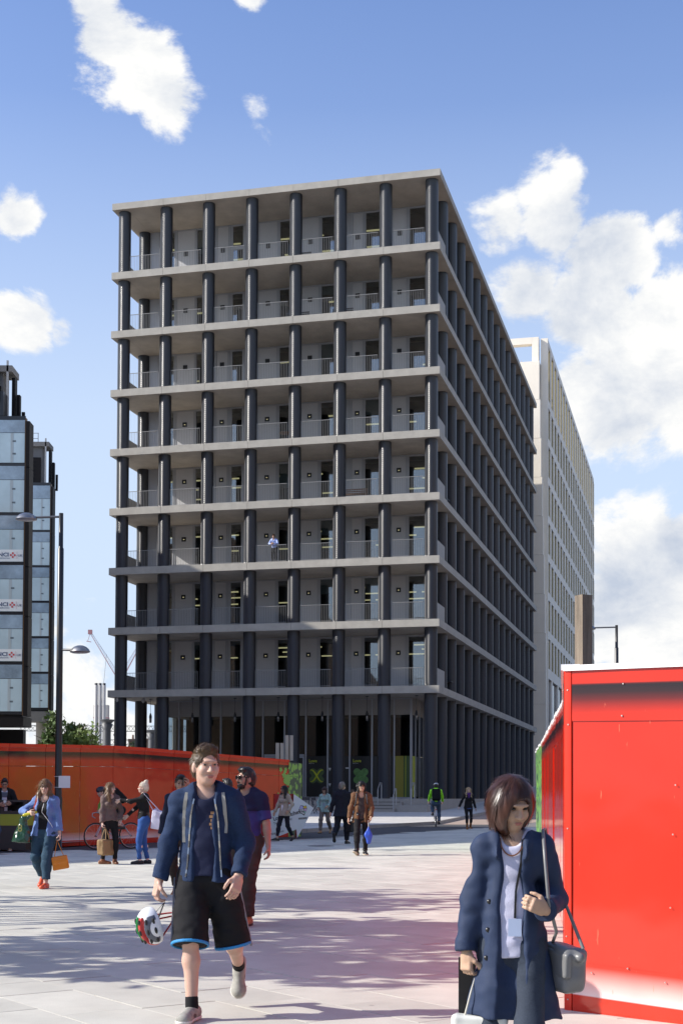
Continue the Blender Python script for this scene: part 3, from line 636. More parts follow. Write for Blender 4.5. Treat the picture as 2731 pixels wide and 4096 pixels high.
# right hoarding: near face towards the camera, long flank running away
hr = empty('hoarding', (0, 0, 0), 0, 'tall sunlit red hoarding at the right with a white band near its foot', 'hoarding')
def right_hoarding():
    C = Vector((1.575, 9.815)); D = Vector((2.256, 9.222)); d = (D - C).normalized(); L_ = (D - C).length
    E = C + d * 3.0
    zc, slope = .015, -.030
    def zb(s): return zc + slope * s
    H0 = 2.433; Hs = .006
    ps = [(0.0, .055), (.060, .98), (.984, 1.95), (1.954, 3.0)]
    for k, (s0, s1) in enumerate(ps):
        a, b = C + d * s0, C + d * s1; args = (hr, a, b, zb(s0), zb(s1), H0 + Hs * s0, H0 + Hs * s1)
        if k == 0: hoard_panel(*args, 0, .985, red_cap, .012, .05, 'corner_trim'); continue
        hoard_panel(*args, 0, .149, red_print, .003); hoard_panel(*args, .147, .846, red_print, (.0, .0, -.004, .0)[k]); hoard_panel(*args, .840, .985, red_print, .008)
        quad_prism(hr, 'top_cap', a if k > 1 else C, b, zb(s0) + (H0 + Hs * s0) * .985 + .002, zb(s1) + (H0 + Hs * s1) * .985 + .002, zb(s0) + H0 + Hs * s0 + .005, zb(s1) + H0 + Hs * s1 + .005, -.12, .03, white_cap)
    n = Vector((d.y, -d.x, 0)); sc = MB(); fr = lambda s, v: Vector((*(C + d * s), zb(s) + H0 * v)) 
    for s, v in ((.03, .93), (.035, .83), (.03, .53), (.02, .22), (.03, .04), (.47, .945), (.46, .855), (.22, .125), (.78, .125), (.86, .665), (.84, .53), (.82, .33), (1.0, .6), (.5, .15)):
        p = fr(s, v) + n * .014; x = Vector((d.x, d.y, 0)) * .0055; z = Vector((0, 0, .0055)); sc.add([p + x * math.cos(a) + z * math.sin(a) + n * h for h in (0, .006) for a in [k * math.pi / 4 for k in range(8)]], [tuple(range(8, 16))] + [(k, (k + 1) % 8, (k + 1) % 8 + 8, k + 8) for k in range(8)])
    sc.build('screw_heads', screw_m, hr)
    path = [(1.575, 9.815), (2.44, 15.2), (4.90, 34.1), (5.55, 39.75)]
    cum = [0.]
    for p, q in zip(path, path[1:]): cum.append(cum[-1] + math.dist(p, q))
    def at_s(s):
        for k in range(3):
            if s <= cum[k + 1] + 1e-6: t = (s - cum[k]) / (cum[k + 1] - cum[k]); return Vector(path[k]) .lerp(Vector(path[k + 1]), t)
    S = cum[-1]; s = 0.; k = 0; r5 = random.Random(9)
    while s < S - .1:
        s1 = min(s + 1.22, S); a, b = at_s(s), at_s(s1 - .006); iv = s > cum[2] - .3
        za, zb_ = gz(a.y) * 1.0 + (.0 if s > 8 else 0), gz(b.y); top = lambda y: lerp_table([(9.8, 2.44), (15.2, 2.56), (34, 2.83), (40, 2.81)], y) + (.0)
        st = (k % 2) * .02 + r5.uniform(0, .03); ha, hb = top(a.y) - za + st, top(a.y) - za + st
        m = ivy_print if iv else red_print
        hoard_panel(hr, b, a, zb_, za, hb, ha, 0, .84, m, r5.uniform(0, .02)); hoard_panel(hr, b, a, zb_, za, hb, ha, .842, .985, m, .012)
        quad_prism(hr, 'top_cap', b, a, zb_ + hb * .985 + .002, za + ha * .985 + .002, zb_ + hb + .008, za + ha + .008, -.10, .03, white_cap)
        s = s1; k += 1
right_hoarding()
# ------------------------------------------------------------------ timber posts
def post(name, x, y, z0, z1, w, label, d=None): return setp(MB().box(-w / 2, w / 2, -(d or w) / 2, (d or w) / 2, 0, z1 - z0).build(name, timber, None, (x, y, z0), (0, 0, .5)), label, 'post')
post('timber_post', 2.05, 11.8, 0.03, 3.24, .105, 'thick rough timber post rising behind the near red hoarding')
def sign_post(x, y, h, label):
    e = empty('timber_signpost', (x, y, gz(y)), .2, label, 'post', 'timber posts behind the long red hoarding')
    MB().box(-.06, .06, -.06, .06, 0, h - .35).build('post', timber, e)
    for dx in (-.075, .075): MB().box(dx - .055, dx + .055, -.14, -.062, h - .85, h).build('board', mat('pale_timber', (.42, .38, .32), .85, var=.2, vscale=6, streak=(1, 1, .2)), e)
sign_post(-2.10, 47, 3.10, 'shorter timber post with two pale boards behind the red hoarding'); sign_post(-1.78, 47, 3.36, 'taller timber post with pale boards beside the printed ivy')
# ------------------------------------------------------------------ lamp posts
def lamp_post(x, y, h, arms, label):
    e = empty('street_lamp', (x, y, gz(y)), 0, label, 'street lamp')
    m = MB().lathe([(.13, 0), (.13, .03), (.105, .04), (.105, 1.3), (.09, 1.35), (.082, 4.0), (.075, h - .9), (.058, h - .88), (.055, h)], 16); m.build('pole', black_m, e)
    for z, dx, dy, ln in arms:
        v = Vector((dx, dy, 0)).normalized(); a = MB(); a.tube([v * .04 + Vector((0, 0, z)), v * (ln - .15) + Vector((0, 0, z - .03))], .03, 8)
        a.build('arm', mat('lamp_arm_grey', (.16, .16, .16), .4, metal=.4), e)
        hd = MB(); hd.lathe([(.0, .20), (.10, .19), (.2, .15), (.29, .08), (.34, .0)], 18); hd.lathe([(.34, .0), (.33, -.025), (.30, -.03)], 18, mi=0)
        o = hd.build('lamp_head', mat('lamp_head_steel', (.30, .30, .30), .3, metal=.85), e, v * (ln - .05) + Vector((0, 0, z - .07)), (0, 0, math.atan2(v.y, v.x))); o.scale = (.80, .62, .8)
        MB().lathe([(.30, -.031), (.25, -.05), (.0, -.055)], 18).build('lens', mat('lamp_lens', (.35, .35, .34), .2), o)
    return e
lp = lamp_post(-7.10, 35.0, 8.49, [(8.40, -1, -.05, .92), (5.03, 1, -.45, .66)], 'tall black street lamp with two heads in front of the left red hoarding')
nt_ = MB().box(.03, .32, -.125, -.122, 1.55, 1.85); nt_.build('notice', white_m, lp); MB().lathe([(.107, 1.83), (.108, 1.84)], 16).lathe([(.107, 1.56), (.108, 1.57)], 16).build('tie', white_m, lp)
lamp_post(10.86, 55.0, 8.10, [(8.02, -1, .0, 1.15)], 'slim black street lamp seen above the near red hoarding')
# ------------------------------------------------------------------ white arrow sign standing by the hoarding
def arrow_sign():
    O = Vector((-2.25, 42.6, gz(42.6)))
    e = empty('arrow_sign', O, R(10), 'large white arrow shaped street food sign with red sides on the ground by the hoarding', 'sign')
    face = [(.07, .01), (.0, .85), (.77, 1.13), (.78, 1.40), (1.40, .97), (.89, .05), (.87, .32)]
    th = .36
    m = MB(); n = len(face)
    m.add([(x, -th / 2, z) for x, z in face], [tuple(range(n))], 0)
    vs = [(x, -th / 2 + .002, z) for x, z in face] + [(x, th / 2, z) for x, z in face]
    m.add(vs, [tuple(range(2 * n - 1, n - 1, -1))] + [(i, i + n, (i + 1) % n + n, (i + 1) % n) for i in range(n)], 1)
    o = m.build('arrow_box', [mat('sign_white', (.62, .68, .69), .3), mat('sign_red', (.33, .012, .02), .3)], e)
    fix_normals(o.data)
    MB().box(.22, .76, .0, th / 2 + .2, .9, 1.40).build('red_block', MATS['sign_red'], e); MB().box(-.55, -.02, -.14, th / 2 + .05, .0, .84).build('red_block', MATS['sign_red'], e)
    ink = mat('sign_ink', (.02, .022, .025), .5); y = -th / 2 - .003
    rx = (math.pi / 2, 0, 0); tilt = R(16)
    def tx(b, s, x, z, m_=ink, bold=0., rot=tilt): t = text('sign_lettering', b, s, m_, e, (x, y, z), (math.pi / 2, -rot, 0), .002, bold=bold, sx=.8)
    tx("London's", .17, .17, .58, bold=.004); tx("kitchen", .17, .60, .70, bold=.004); tx('Tuesday – Friday', .105, .18, .46); tx("King's Cross", .10, .10, .14); 
    tx('3', .17, -.15, .09, white_m, .006, 0)
    lg = [((.98, .80), (.99, 1.0), (1.10, 1.10), (1.21, 1.06), (1.14, .95), (1.02, .94)), ]
    def flat(name, poly, m_, dy): ob = MB().prism([(x, z) for x, z in poly], y - dy - .002, y - dy).build(name, m_, e); fix_normals(ob.data)
    flat('logo_edge', [(.935, .92), (.99, 1.05), (1.06, 1.05), (1.09, 1.03), (1.17, 1.05), (1.19, .95), (1.11, .74), (.96, .83)], ink, .0)
    flat('logo_shape', [(.95, .93), (.995, 1.035), (1.055, 1.035), (1.085, .95)], mat('logo_lilac', (.45, .42, .68), .5), .003); flat('logo_shape', [(1.075, 1.0), (1.10, 1.03), (1.16, 1.035), (1.175, .97), (1.10, .96)], mat('logo_yellow', (.7, .5, .04), .5), .003)
    flat('logo_shape', [(1.11, .95), (1.175, .955), (1.15, .86), (1.10, .90)], mat('logo_pink', (.62, .35, .55), .5), .003); flat('logo_shape', [(.965, .92), (1.09, .93), (1.10, .78), (.975, .84)], white_m, .003); flat('logo_shape', [(1.10, .90), (1.145, .85), (1.108, .78)], mat('logo_green', (.3, .6, .45), .5), .003)
    t = text('sign_lettering', 'KERB', .085, ink, e, (.968, y - .007, .845), (math.pi / 2, R(6), 0), .001, bold=.003, sx=.68)
    flat('web_strip', [(.93, .62), (1.19, .64), (1.19, .69), (.93, .67)], ink, .0); text('sign_lettering', 'www.kerbfood.com', .042, white_m, e, (.94, y - .004, .632), (math.pi / 2, -R(4), 0), .001, sx=.72)
arrow_sign()
# ------------------------------------------------------------------ litter bin
def litter_bin():
    e = empty('litter_bin', (-7.98, 34.35, gz(34.3)), R(-8), 'dark litter bin with yellow band against the hoarding beside the man with a phone', 'litter bin')
    m = MB().box(-.33, .33, -.25, .25, .03, .62).box(-.33, .33, -.25, .25, .902, .98).box(-.33, -.25, -.25, .25, .98, 1.2).box(.25, .33, -.25, .25, .98, 1.2).box(-.249, .249, .1, .25, .98, 1.2).box(-.35, .35, -.27, .27, 1.2, 1.25); m.build('bin_body', mat('bin_brown', (.04, .03, .028), .5), e)
    MB().box(-.335, .335, -.255, .255, .622, .90).build('yellow_band', mat('bin_yellow', (.34, .36, .03), .5), e)
litter_bin()
# ------------------------------------------------------------------ café chairs and table on the pavement by the plinth
fold_m = mat('folding_metal', (.06, .062, .075), .45, metal=.3)
def folding_chair(x, y, rz, label):
    e = empty('folding_chair', (x, y, gz(y) + .12), rz, label, 'chair', 'folding chairs by the plinth'); m = MB(); a = .025
    for s in (-.2, .2): m.bar((s, -.22, 0), (s, .2, .88), a); m.bar((s * .9, .22, 0), (s * .9, -.18, .46), a)
    m.build('frame', fold_m, e); q = MB()
    for k in range(4): q.box(-.2, .2, -.2 + k * .1, -.12 + k * .1, .45, .47)
    q.build('seat', fold_m, e); MB().box(-.2, .2, .13, .15, .70, .86).build('backrest', fold_m, e)
folding_chair(-1.35, 74.2, R(60), 'dark folding chair standing nearest the tip of the arrow sign'); folding_chair(-1.95, 75.3, R(200), 'dark folding chair behind the tip of the arrow sign')
t_ = empty('folding_table', (-1.75, 74.6, gz(74.6) + .12), .3, 'small dark folding table between two folding chairs', 'table'); MB().box(-.3, .3, -.3, .3, .70, .725).build('tabletop', fold_m, t_); q_ = MB()
for s in (-.24, .24): q_.bar((s, -.25, 0), (s, .25, .70), .025).bar((s * .9, .25, 0), (s * .9, -.25, .70), .025)
q_.build('legs', fold_m, t_)
# manhole cover
cv = setp(MB().lathe([(.0, .004), (.36, .004), (.37, .0)], 24).build('manhole_cover', mat('cover_iron', (.09, .085, .085), .6), plaza, (-.55, 38.0, gz(38) + .002)))
# ------------------------------------------------------------------ glass office block under construction at the left, two faces facing the square
film = mat('film_covered_glass', (.40, .52, .58), .12, var=.12, vscale=.35, coat=.6); clear = mat('clear_blue_glass', (.22, .30, .38), .05, var=.4, vscale=.5, coat=1.); fin_m = mat('dark_fin', (.008, .007, .008), .6, spec=.15); rust = mat('bronze_strip', (.10, .05, .015), .5); spand = mat('dark_spandrel', (.02, .022, .027), .3); gre = mat('core_grey', (.17, .165, .16), .8, var=.12, vscale=.6)
sign_w = mat('banner_white', (.62, .66, .68), .4); navy = mat('banner_blue', (.05, .08, .16), .5); redp = mat('banner_red', (.45, .04, .05), .5)
glz = empty('glass_office', (0, 0, 0), 0, 'blue glass office block with dark fins and film covered panes at the left edge', 'building')
def glass_face(xr, y, zs, widths, fin_w, banners=(), depth=18):
    """frontal glazed face whose right edge is at xr; zs storey lines"""
    x_l = xr - sum(widths)
    k_ = xr / y * 1.03; o = MB().prism([(x_l - .05 - depth * .3, y + .35), (xr - .02, y + .35), (xr - .02 + k_ * depth, y + depth), (x_l - depth * .3, y + depth)], zs[0] - .3, zs[-1] + .25, 'z').build('dark_core', spand, glz); fix_normals(o.data)
    for k, (z0, z1) in enumerate(zip(zs, zs[1:])):
        x = xr
        sp = .22; MB().box(x_l, xr + .04, y + .06, y + .34, z0 - sp * .6, z0 + sp * .4).build('spandrel', spand, glz)
        for w in widths:
            a, b, c, d = x - w + .03, x - .03, z0 + sp * .4 + .02, z1 - sp * .6 - .02; cut = c + (d - c) * .70
            p = MB().box(a, b, y + .04, y + .1, c, cut - .02).build('glass_panel', film, glz)
            MB().box(a, b, y + .045, y + .1, cut + .02, d).build('glass_panel', clear, glz)
            tk = MB(); r6 = random.Random(k * 7 + int(w * 10))
            for q in range(2):
                for s in range(2):
                    xx = a + (b - a) * (.22 + .5 * q); zz = c + (cut - c) * (.3 + .42 * s); tk.box(xx - .13, xx + .13, y + .034, y + .041, zz - .07, zz + .07)
            tk.box(a + (b - a) * .62, a + (b - a) * .70, y + .036, y + .041, c + .03, cut - .03, 1)
            tk.build('film_tape', [mat('grey_tape', (.10, .13, .155), .5), mat('pale_tape', (.33, .39, .42), .4)], p)
            if k in banners and x == xr:
                MB().box(a, b - .02, y + .022, y + .033, c + .03, c + .95).build('banner', sign_w, p)
                text('banner_lettering', 'VINCI', .42, navy, p, (b - 2.38, y + .018, c + .42), (math.pi / 2, 0, 0), .003, bold=.012, sx=1.15)
                text('banner_lettering', 'CONSTRUCTION', .12, navy, p, (b - 2.0, y + .018, c + .24), (math.pi / 2, 0, 0), .003); text('banner_lettering', 'UK', .26, navy, p, (b - .42, y + .018, c + .40), (math.pi / 2, 0, 0), .003)
                mk = MB(); cx, cz = b - .82, c + .52
                for u, v in ((0, .15), (0, -.15), (.15, 0), (-.15, 0)): mk.box(cx + u - .07, cx + u + .07, y + .014, y + .021, cz + v - .07, cz + v + .07)
                mk.box(b - .5, b - .49, y + .016, y + .021, c + .2, c + .8); mk.build('banner_mark', redp, p)
            x -= w
    for k, (z0, z1) in enumerate(zip(zs, zs[1:])): MB().box(xr + .10, xr + fin_w - .01 * k, y - .1 - .02 * k, y + 1.2, z0 - .25, z1 - .29).build('fin', fin_m, glz)
    MB().box(xr + .02, xr + .095, y + .0, y + .4, zs[0] - .2, zs[-1]).build('bronze_strip', rust, glz)
zA = [7.93 + 3.89 * k for k in range(7)]; zA[-1] = 31.0
glass_face(-24.80, 108, zA, [2.95, 3.0, 3.0, 3.0, 6, 6, 6], .45, banners=(1, 2, 3))
zB = [11.0, 14.95, 18.85, 22.75, 26.65, 30.55, 35.7]
glass_face(-32.05, 152, zB, [2.7, 3.2, 3.2], .36)
def roof_works(xr, y, z, h, w):
    m = MB().box(xr - w, xr - 1.1, y + 2, y + 4, z, z + h).box(xr - w, xr - .3, y + 1.6, y + 4, z + h, z + h + .5); m.build('roof_core', gre, glz)
    MB().box(xr - 1.7 - 1.6, xr - 1.25, y + 1.8, y + 1.99, z + .3, z + h * .72).build('dark_opening', fin_m, glz)
    for k in range(3): MB().box(xr - .45 + k * .33, xr - .2 + k * .33, y + 2.2 + k * .3, y + 3, z - .4, z + h - .3 - k * 1.3).build('fin', fin_m, glz)
    MB().box(xr - .75, xr - .6, y + 1.6, y + 1.75, z, z + h + .9 * (w > 6)).build('steel_post', mat('pale_steel', (.38, .38, .38), .5), glz)
    g = MB(); 
    for k in range(5): g.box(xr - 1.6 - k * 1.4 - .03, xr - 1.6 - k * 1.4 + .03, y + 2, y + 2.06, z + h + .502, z + h + 1.6)
    for zz in (.95, 1.55): g.box(xr - 1.6 - 5.6, xr - 1.6, y + 2.07, y + 2.11, z + h + zz, z + h + zz + .05)
    g.build('guard_rail', mat('guard_rail_grey', (.14, .14, .15), .5), glz)
    lt = MB(); 
    for k in range(7): lt.box(xr - 2.9, xr - 2.5, y + 1.72, y + 1.79, z + .6 + k * h / 9, z + .66 + k * h / 9)
    lt.build('site_lamps', mat('site_lamp_white', (.6, .6, .58), .4), glz)
roof_works(-25.95, 108, 31.25, 3.9, 12); roof_works(-32.3, 152, 36.0, 4.3, 8)
MB().box(-36.6, -26.6, 108.3, 110, 31.26, 33.2).build('roof_plinth', spand, glz)
for k, z in enumerate((32.4, 34.3)): MB().box(-34, -26.9, 108.0, 108.1, z, z + 1.7).build('glass_panel', clear, glz)
MB().box(-45, -24.7, 108.1, 111, 6.9, 7.65).build('soffit', fin_m, glz); MB().box(-45, -32.1, 152.1, 155, 9.6, 10.75).build('soffit', mat('soffit_grey', (.12, .12, .12), .7), glz)
for x, y in ((-27.6, 110), (-33, 112), (-30.2, 118), (-33.5, 155), (-33.6, 158)): MB().lathe([(.5, gz(y) - .2), (.5, 10.7 if y > 150 else 7.0)], 14, (x, y, 0)).build('pillar', mat('pale_pillar', (.45, .43, .40), .7) if y > 117 else fin_m, glz)
MB().box(-45, -26.5, 116, 117, 0, 7).build('back_wall', fin_m, glz)
# ------------------------------------------------------------------ cream office building beyond, same street line
cream = mat('cream_concrete', (.85, .78, .66), .75, var=.05, vscale=.4, fine=.04); gold = mat('gold_fin', (.42, .33, .14), .4, metal=.35); shade_glass = mat('dark_pane', (.05, .055, .06), .1)
cb = empty('cream_office', (20.10, 136.0, 0), -YAW, 'tall cream concrete office building with gold window fins behind the column block', 'building')
def cream_building():
    FH = 3.83; z_top = 46.9; zb = 2.3; nb = 20; Lb = 63.0; bw = Lb / nb; floors = [13.75 + FH * k for k in range(8)] + [42.9 - 1.0]
    MB().box(-30, -.24, 1.2, Lb, zb, 41.0).build('body', shade_glass, cb)
    MB().box(-.68, 0, .25, .9, zb, z_top).build('corner_pier', cream, cb); MB().box(-1.05, -.70, .3, 1.2, zb, floors[-1]).build('corner_pier', cream, cb)
    for k in range(8):
        w = 2.3 + (8 - k) * .10; z0, z1 = floors[k], floors[k] + FH
        MB().box(-30, -.10 - .09 * k, -.75, 1.0, z0 + .01, z1 - .012).build('front_block', cream, cb)
    for z0, z1 in ((zb, 6.6), (6.62, 10.6), (10.62, 13.74)): MB().box(-30, -.08, -.80, 1.0, z0, z1).build('front_block', cream, cb)
    for k, z in enumerate(floors[:8] + [44.9 - .35]):
        h = 1.0 if k == 0 else .78
        if k == 8: h = .9
        MB().box(-.3, -.015, .903, Lb, z - h / 2, z + h / 2).build('spandrel_beam', cream, cb) if k < 8 else MB().box(-.3, -.015, .903, Lb, z_top - .6, z_top).build('roof_beam', cream, cb)
    for k in range(8):
        z0 = floors[k] + (.5 if k == 0 else .39) + .004; z1 = floors[k + 1] - .394 if k < 7 else z_top - .604
        hh = z1 - z0; pier = MB(); fn = MB(); 
        for j in range(nb):
            y = .95 + j * bw
            MBp = (y + bw * .30, y + bw * .52)
            pier.box(-.26, -.02, y + bw - 1.15, y + bw - .02, z0, z1)
            if hh < 6: fn.box(-.235, -.10, y + bw - 1.45, y + bw - 1.17, z0 + .02, z1 - .02)
            elif j > 1: fn.box(-.235, -.10, y + bw - 1.45, y + bw - 1.17, z0 + .02, z0 + 3.2)
        o = pier.build('piers', cream, cb); o['kind'] = 'stuff'; o = fn.build('window_fins', gold, cb); o['kind'] = 'stuff'
    p2 = MB()
    for j in range(nb // 2): p2.box(-.85, -.04, .95 + (j * 2 + 1) * bw, .95 + (j * 2 + 1) * bw + 1.3, zb, floors[0] - .502)
    p2.build('street_piers', cream, cb)
    MB().box(-1.50, -.86, -.2, .6, 41.5, z_top + .05).build('roof_frame', cream, cb); MB().box(-30, -1.51, -.2, .6, z_top - .6, z_top + .05).build('roof_frame', cream, cb)
    sg = MB()
    for k in range(6): sg.box(-5.5, -1.6, 4, 4.1, 41.3 + k * .8, 41.4 + k * .8)
    for k in range(4): sg.box(-5.5 + k * 1.2, -5.4 + k * 1.2, 3.9, 3.99, 41.2, 46.0)
    sg.build('roof_screen', mat('pale_grille', (.55, .56, .58), .5), cb)
    MB().lathe([(.09, 0), (.1, -.12), (.07, -.25), (.0, -.28)], 10, (.12, 1.0, 9.2)).build('dome_camera', MATS['camera_grey'], cb)
cream_building()
# ------------------------------------------------------------------ things on the skyline between the glass block and the columns
def flue(x, label):
    e = empty('flue', (x, 210, 0), 0, label, 'flue', 'white flues beyond the trees'); w = mat('flue_white', (.62, .60, .57), .45)
    for a, b in ((0, 8), (8.03, 11.6), (11.63, 15), (15.03, 18.2)): MB().lathe([(.27, a), (.27, b)], 16).build('flue_section', w, e)
    MB().lathe([(.24, 18.2), (.24, 18.5), (.0, 18.5)], 16).build('flue_cap', dark_m, e)
for x, l in ((-37.05, 'left flue of the three tall white flues'), (-36.45, 'middle flue of the three tall white flues'), (-35.85, 'right flue of the three tall white flues')): flue(x, l)
def gas_column(x, y, z, label):
    g = mat('gasholder_grey', (.075, .078, .085), .5)
    e = empty('gasholder_column', (x, y, 0), 0, label, 'column', 'gasholder columns'); MB().lathe([(.62, 0), (.55, z - 1.5), (.52, z - 1.4), (.85, z - .6), (.6, z - .55), (.98, z - .2), (.98, z)], 14).build('shaft', g, e); return g
for x, y, z, l in ((-32.0, 190, 11.9, 'nearer dark gasholder column beside the column block'), (-32.6, 205, 10.6, 'farther dark gasholder column beside the nearer one'), (-43.5, 190, 8.0, 'thin dark gasholder column at the left behind the trees'), (-27.9, 205, 11.2, 'dark gasholder column half hidden by a patterned column')): gm = gas_column(x, y, z, l)
gd = empty('gasholder_girder', (0, 0, 0), 0, 'dark lattice girder between the gasholder columns', 'girder')
def lattice(a, b, h, parent, m, name, n=12, w=.08):
    a, b = Vector(a), Vector(b); q = MB(); up = Vector((0, 0, h)); q.bar(a, b, w); q.bar(a + up, b + up, w)
    for k in range(n):
        p, r_ = a.lerp(b, k / n), a.lerp(b, (k + 1) / n); q.bar(p, r_ + up, w * .6); q.bar(p + up, r_, w * .6)
    q.build(name, m, parent)
lattice((-44, 190, 10.3), (-32, 190, 10.3), .75, gd, gm, 'lattice', 22); lattice((-32, 190, 10.3), (-20, 190, 10.3), .75, gd, gm, 'lattice', 22); lattice((-44, 205, 9.0), (-28, 205, 9.0), .75, gd, gm, 'lattice', 22)
def crane(ax, az, bx, bz, y, label, w=1.1):
    e = empty('tower_crane', (bx, y, 0), 0, label, 'crane'); rm = mat('crane_red_hazed', (.50, .24, .24), .6); wm = mat('crane_white_hazed', (.6, .56, .57), .6)  # distance haze is mixed into both crane colours, making them paler
    a = Vector((ax - bx, 0, az)); b = Vector((0, 0, bz)); n = 26; m = MB(); m2 = MB(); d = (a - b).normalized(); u = Vector((-d.z, 0, d.x)); u *= w / 2 * (1 if u.z > 0 else -1)
    tw = .1
    for s in (-.5, .5): m.bar(b - u * .6 + Vector((0, s, 0)), a - u * .3, tw); 
    m2.bar(b + u * 1.2, a + u * .3, tw)
    for k in range(n):
        t0, t1 = k / n, (k + .5) / n; m2.bar(b.lerp(a, t0) - u * (.6 - .3 * t0), b.lerp(a, t1) + u * (1.2 - .9 * t1), tw * .5); m2.bar(b.lerp(a, t1) + u * (1.2 - .9 * t1), b.lerp(a, (k + 1) / n) - u * (.6 - .3 * t0), tw * .5)
    m.build('jib', rm, e); m2.build('jib_lattice', wm, e)
    MB().box(-.9, .9, -.9, .9, 0, bz + .5).build('mast', rm, e)
    hk = MB().box(a.x - .5, a.x + .4, -.4, .4, a.z - .4, a.z + .6); hk.bar(a, a + Vector((-.6, 0, -2)), .08); hk.bar(a + Vector((-.9, 0, -2.0)), a + Vector((.2, 0, -2.2)), .15); hk.build('jib_head', rm, e)
crane(-57.9, 39.1, -50.7, 27.6, 320, 'distant crane with long red and white jib left of the column block'); crane(-46.8, 39.6, -52.1, 29.8, 330, 'distant crane jib seen between the patterned columns')
blk = empty('hoisted_load', (-54.3, 315, 17.6), 0, 'pale boxy load hanging from a crane beside the second floor slab', 'crane load'); MB().box(-1.6, 1.6, -1, 1, 0, 4.4).build('load_box', mat('load_pale', (.5, .47, .42), .7), blk); MB().bar((0, 0, 4.4), (1.0, 0, 16), .06).build('rope', rail_m, blk); MB().box(-1.7, 1.7, -1.1, 1.1, 1.4, 1.6).build('strap', MATS['crane_red_hazed'], blk)
def brick_chimney(x, y, z0, z1, label):
    e = empty('chimney_stack', (x, y, z0), 0, label, 'chimney', 'brick chimneys behind the hoarding'); b = mat('brown_brick', (.16, .095, .065), .9, var=.25, vscale=3)
    MB().box(-.75, .75, -.6, .6, 0, z1 - z0 - .4).build('stack', b, e); MB().box(-.85, .85, -.7, .7, z1 - z0 - .4, z1 - z0).build('cap', b, e); MB().lathe([(.2, z1 - z0), (.16, z1 - z0 + .8)], 8).build('pot', b, e)
def far_house(x, y, w, h, label):
    e = empty('house', (x, y, 0), 0, label, 'house', 'low houses far behind the hoarding'); MB().box(-w, w, 0, 9, 3, h).build('wall', MATS['brown_brick'] if 'brown_brick' in MATS else joint_m, e)
    o = MB().prism([(-w - .3, h), (w + .3, h), (w * .5, h + 2.6), (-w * .5, h + 2.6)], -.2, 9.2).build('roof', mat('slate_roof', (.25, .24, .22), .8, var=.15), e); fix_normals(o.data)
brick_chimney(-39.2, 262, 6.5, 12.2, 'brick chimney stack between the left patterned columns'); brick_chimney(-36.1, 262, 6.5, 12.3, 'brick chimney stack right of the second patterned column')
far_house(-38.5, 264, 5.5, 6.2, 'low slate roofed house beneath the brick chimneys'); far_house(-47, 262, 3, 5.9, 'small pale roofed house left of the first patterned column')
# ------------------------------------------------------------------ trees
leaf_d = mat('leaf_green', (.075, .125, .03), .6, var=.35, vscale=.8, rand=.05); leaf_y = mat('leaf_light_green', (.13, .19, .045), .6, var=.3, vscale=.8); bark = mat('bark', (.10, .08, .06), .9, var=.2)
def crown_mesh(n, rx, rz, size, seed, clumps=14):
    rg = np.random.RandomState(seed); cc = rg.normal(size=(clumps, 3)); cc /= np.linalg.norm(cc, axis=1)[:, None]; cc *= (rg.rand(clumps, 1) ** .5) * .72
    k = rg.randint(clumps, size=n); p = cc[k] + rg.normal(size=(n, 3)) * .17; keep = np.linalg.norm(p, axis=1) < 1.05; p = p[keep] * [rx, rx, rz]; n = len(p)
    a = rg.normal(size=(n, 3)); a /= np.linalg.norm(a, axis=1)[:, None]; b = np.cross(a, rg.normal(size=(n, 3))); b /= np.linalg.norm(b, axis=1)[:, None]; s = size * (.6 + .8 * rg.rand(n, 1))
    vs = np.stack([p - a * s, p - b * s * .55, p + a * s, p + b * s * .55], 1).reshape(-1, 3)
    me = bpy.data.meshes.new('crown'); me.from_pydata(vs.tolist(), [], [(4 * i, 4 * i + 1, 4 * i + 2, 4 * i + 3) for i in range(n)]); return me
def tree(name, x, y, z0, h, rx, rz, n, size, seed, m, label, group=None, tr=.09):
    e = empty(name, (x, y, z0), seed * 1.3, label, 'tree', group); t = MB(); r7 = random.Random(seed)
    t.tube([(0, 0, -.2), (.03, .02, h * .35), (-.02, .05, h * .7), (.05, 0, h * .95)], [tr, tr * .8, tr * .5, tr * .15], 8)
    for k in range(7):
        a = k * 2.4; z = h * (.35 + .08 * k); L_ = rx * .8; t.tube([(0, 0, z), (math.cos(a) * L_ * .5, math.sin(a) * L_ * .5, z + L_ * .35), (math.cos(a) * L_, math.sin(a) * L_, z + L_ * .55)], [tr * .4, tr * .25, tr * .08], 6)
    t.build('trunk', bark, e)
    me = crown_mesh(n, rx, rz, size, seed); me.materials.append(m); link('crown', me, e, (0, 0, h - rz * .85))
tree('tree', -31.3, 150, 2.5, 7.6, 2.3, 3.2, 1500, .30, 2, leaf_d, 'dense green tree right of the glass block', 'trees behind the long hoarding', .2); tree('tree', -28.6, 152, 2.5, 7.3, 1.7, 3.0, 900, .26, 3, leaf_y, 'light green tree in front of the flues', 'trees behind the long hoarding', .16)
tree('tree', -26.9, 150, 2.5, 7.2, 1.7, 3.3, 380, .26, 4, leaf_y, 'sparse young tree left of the gasholder column', 'trees behind the long hoarding', .12); tree('tree', -29.9, 156, 2.5, 6.8, 2.4, 2.6, 1100, .3, 5, leaf_d, 'dark green tree behind the street lamp pole', 'trees behind the long hoarding', .16)
tree('shrub', -36.9, 252, 6.0, 6.5, 1.6, 3.0, 300, .4, 6, leaf_d, 'leafy climber beside the third patterned column'); 
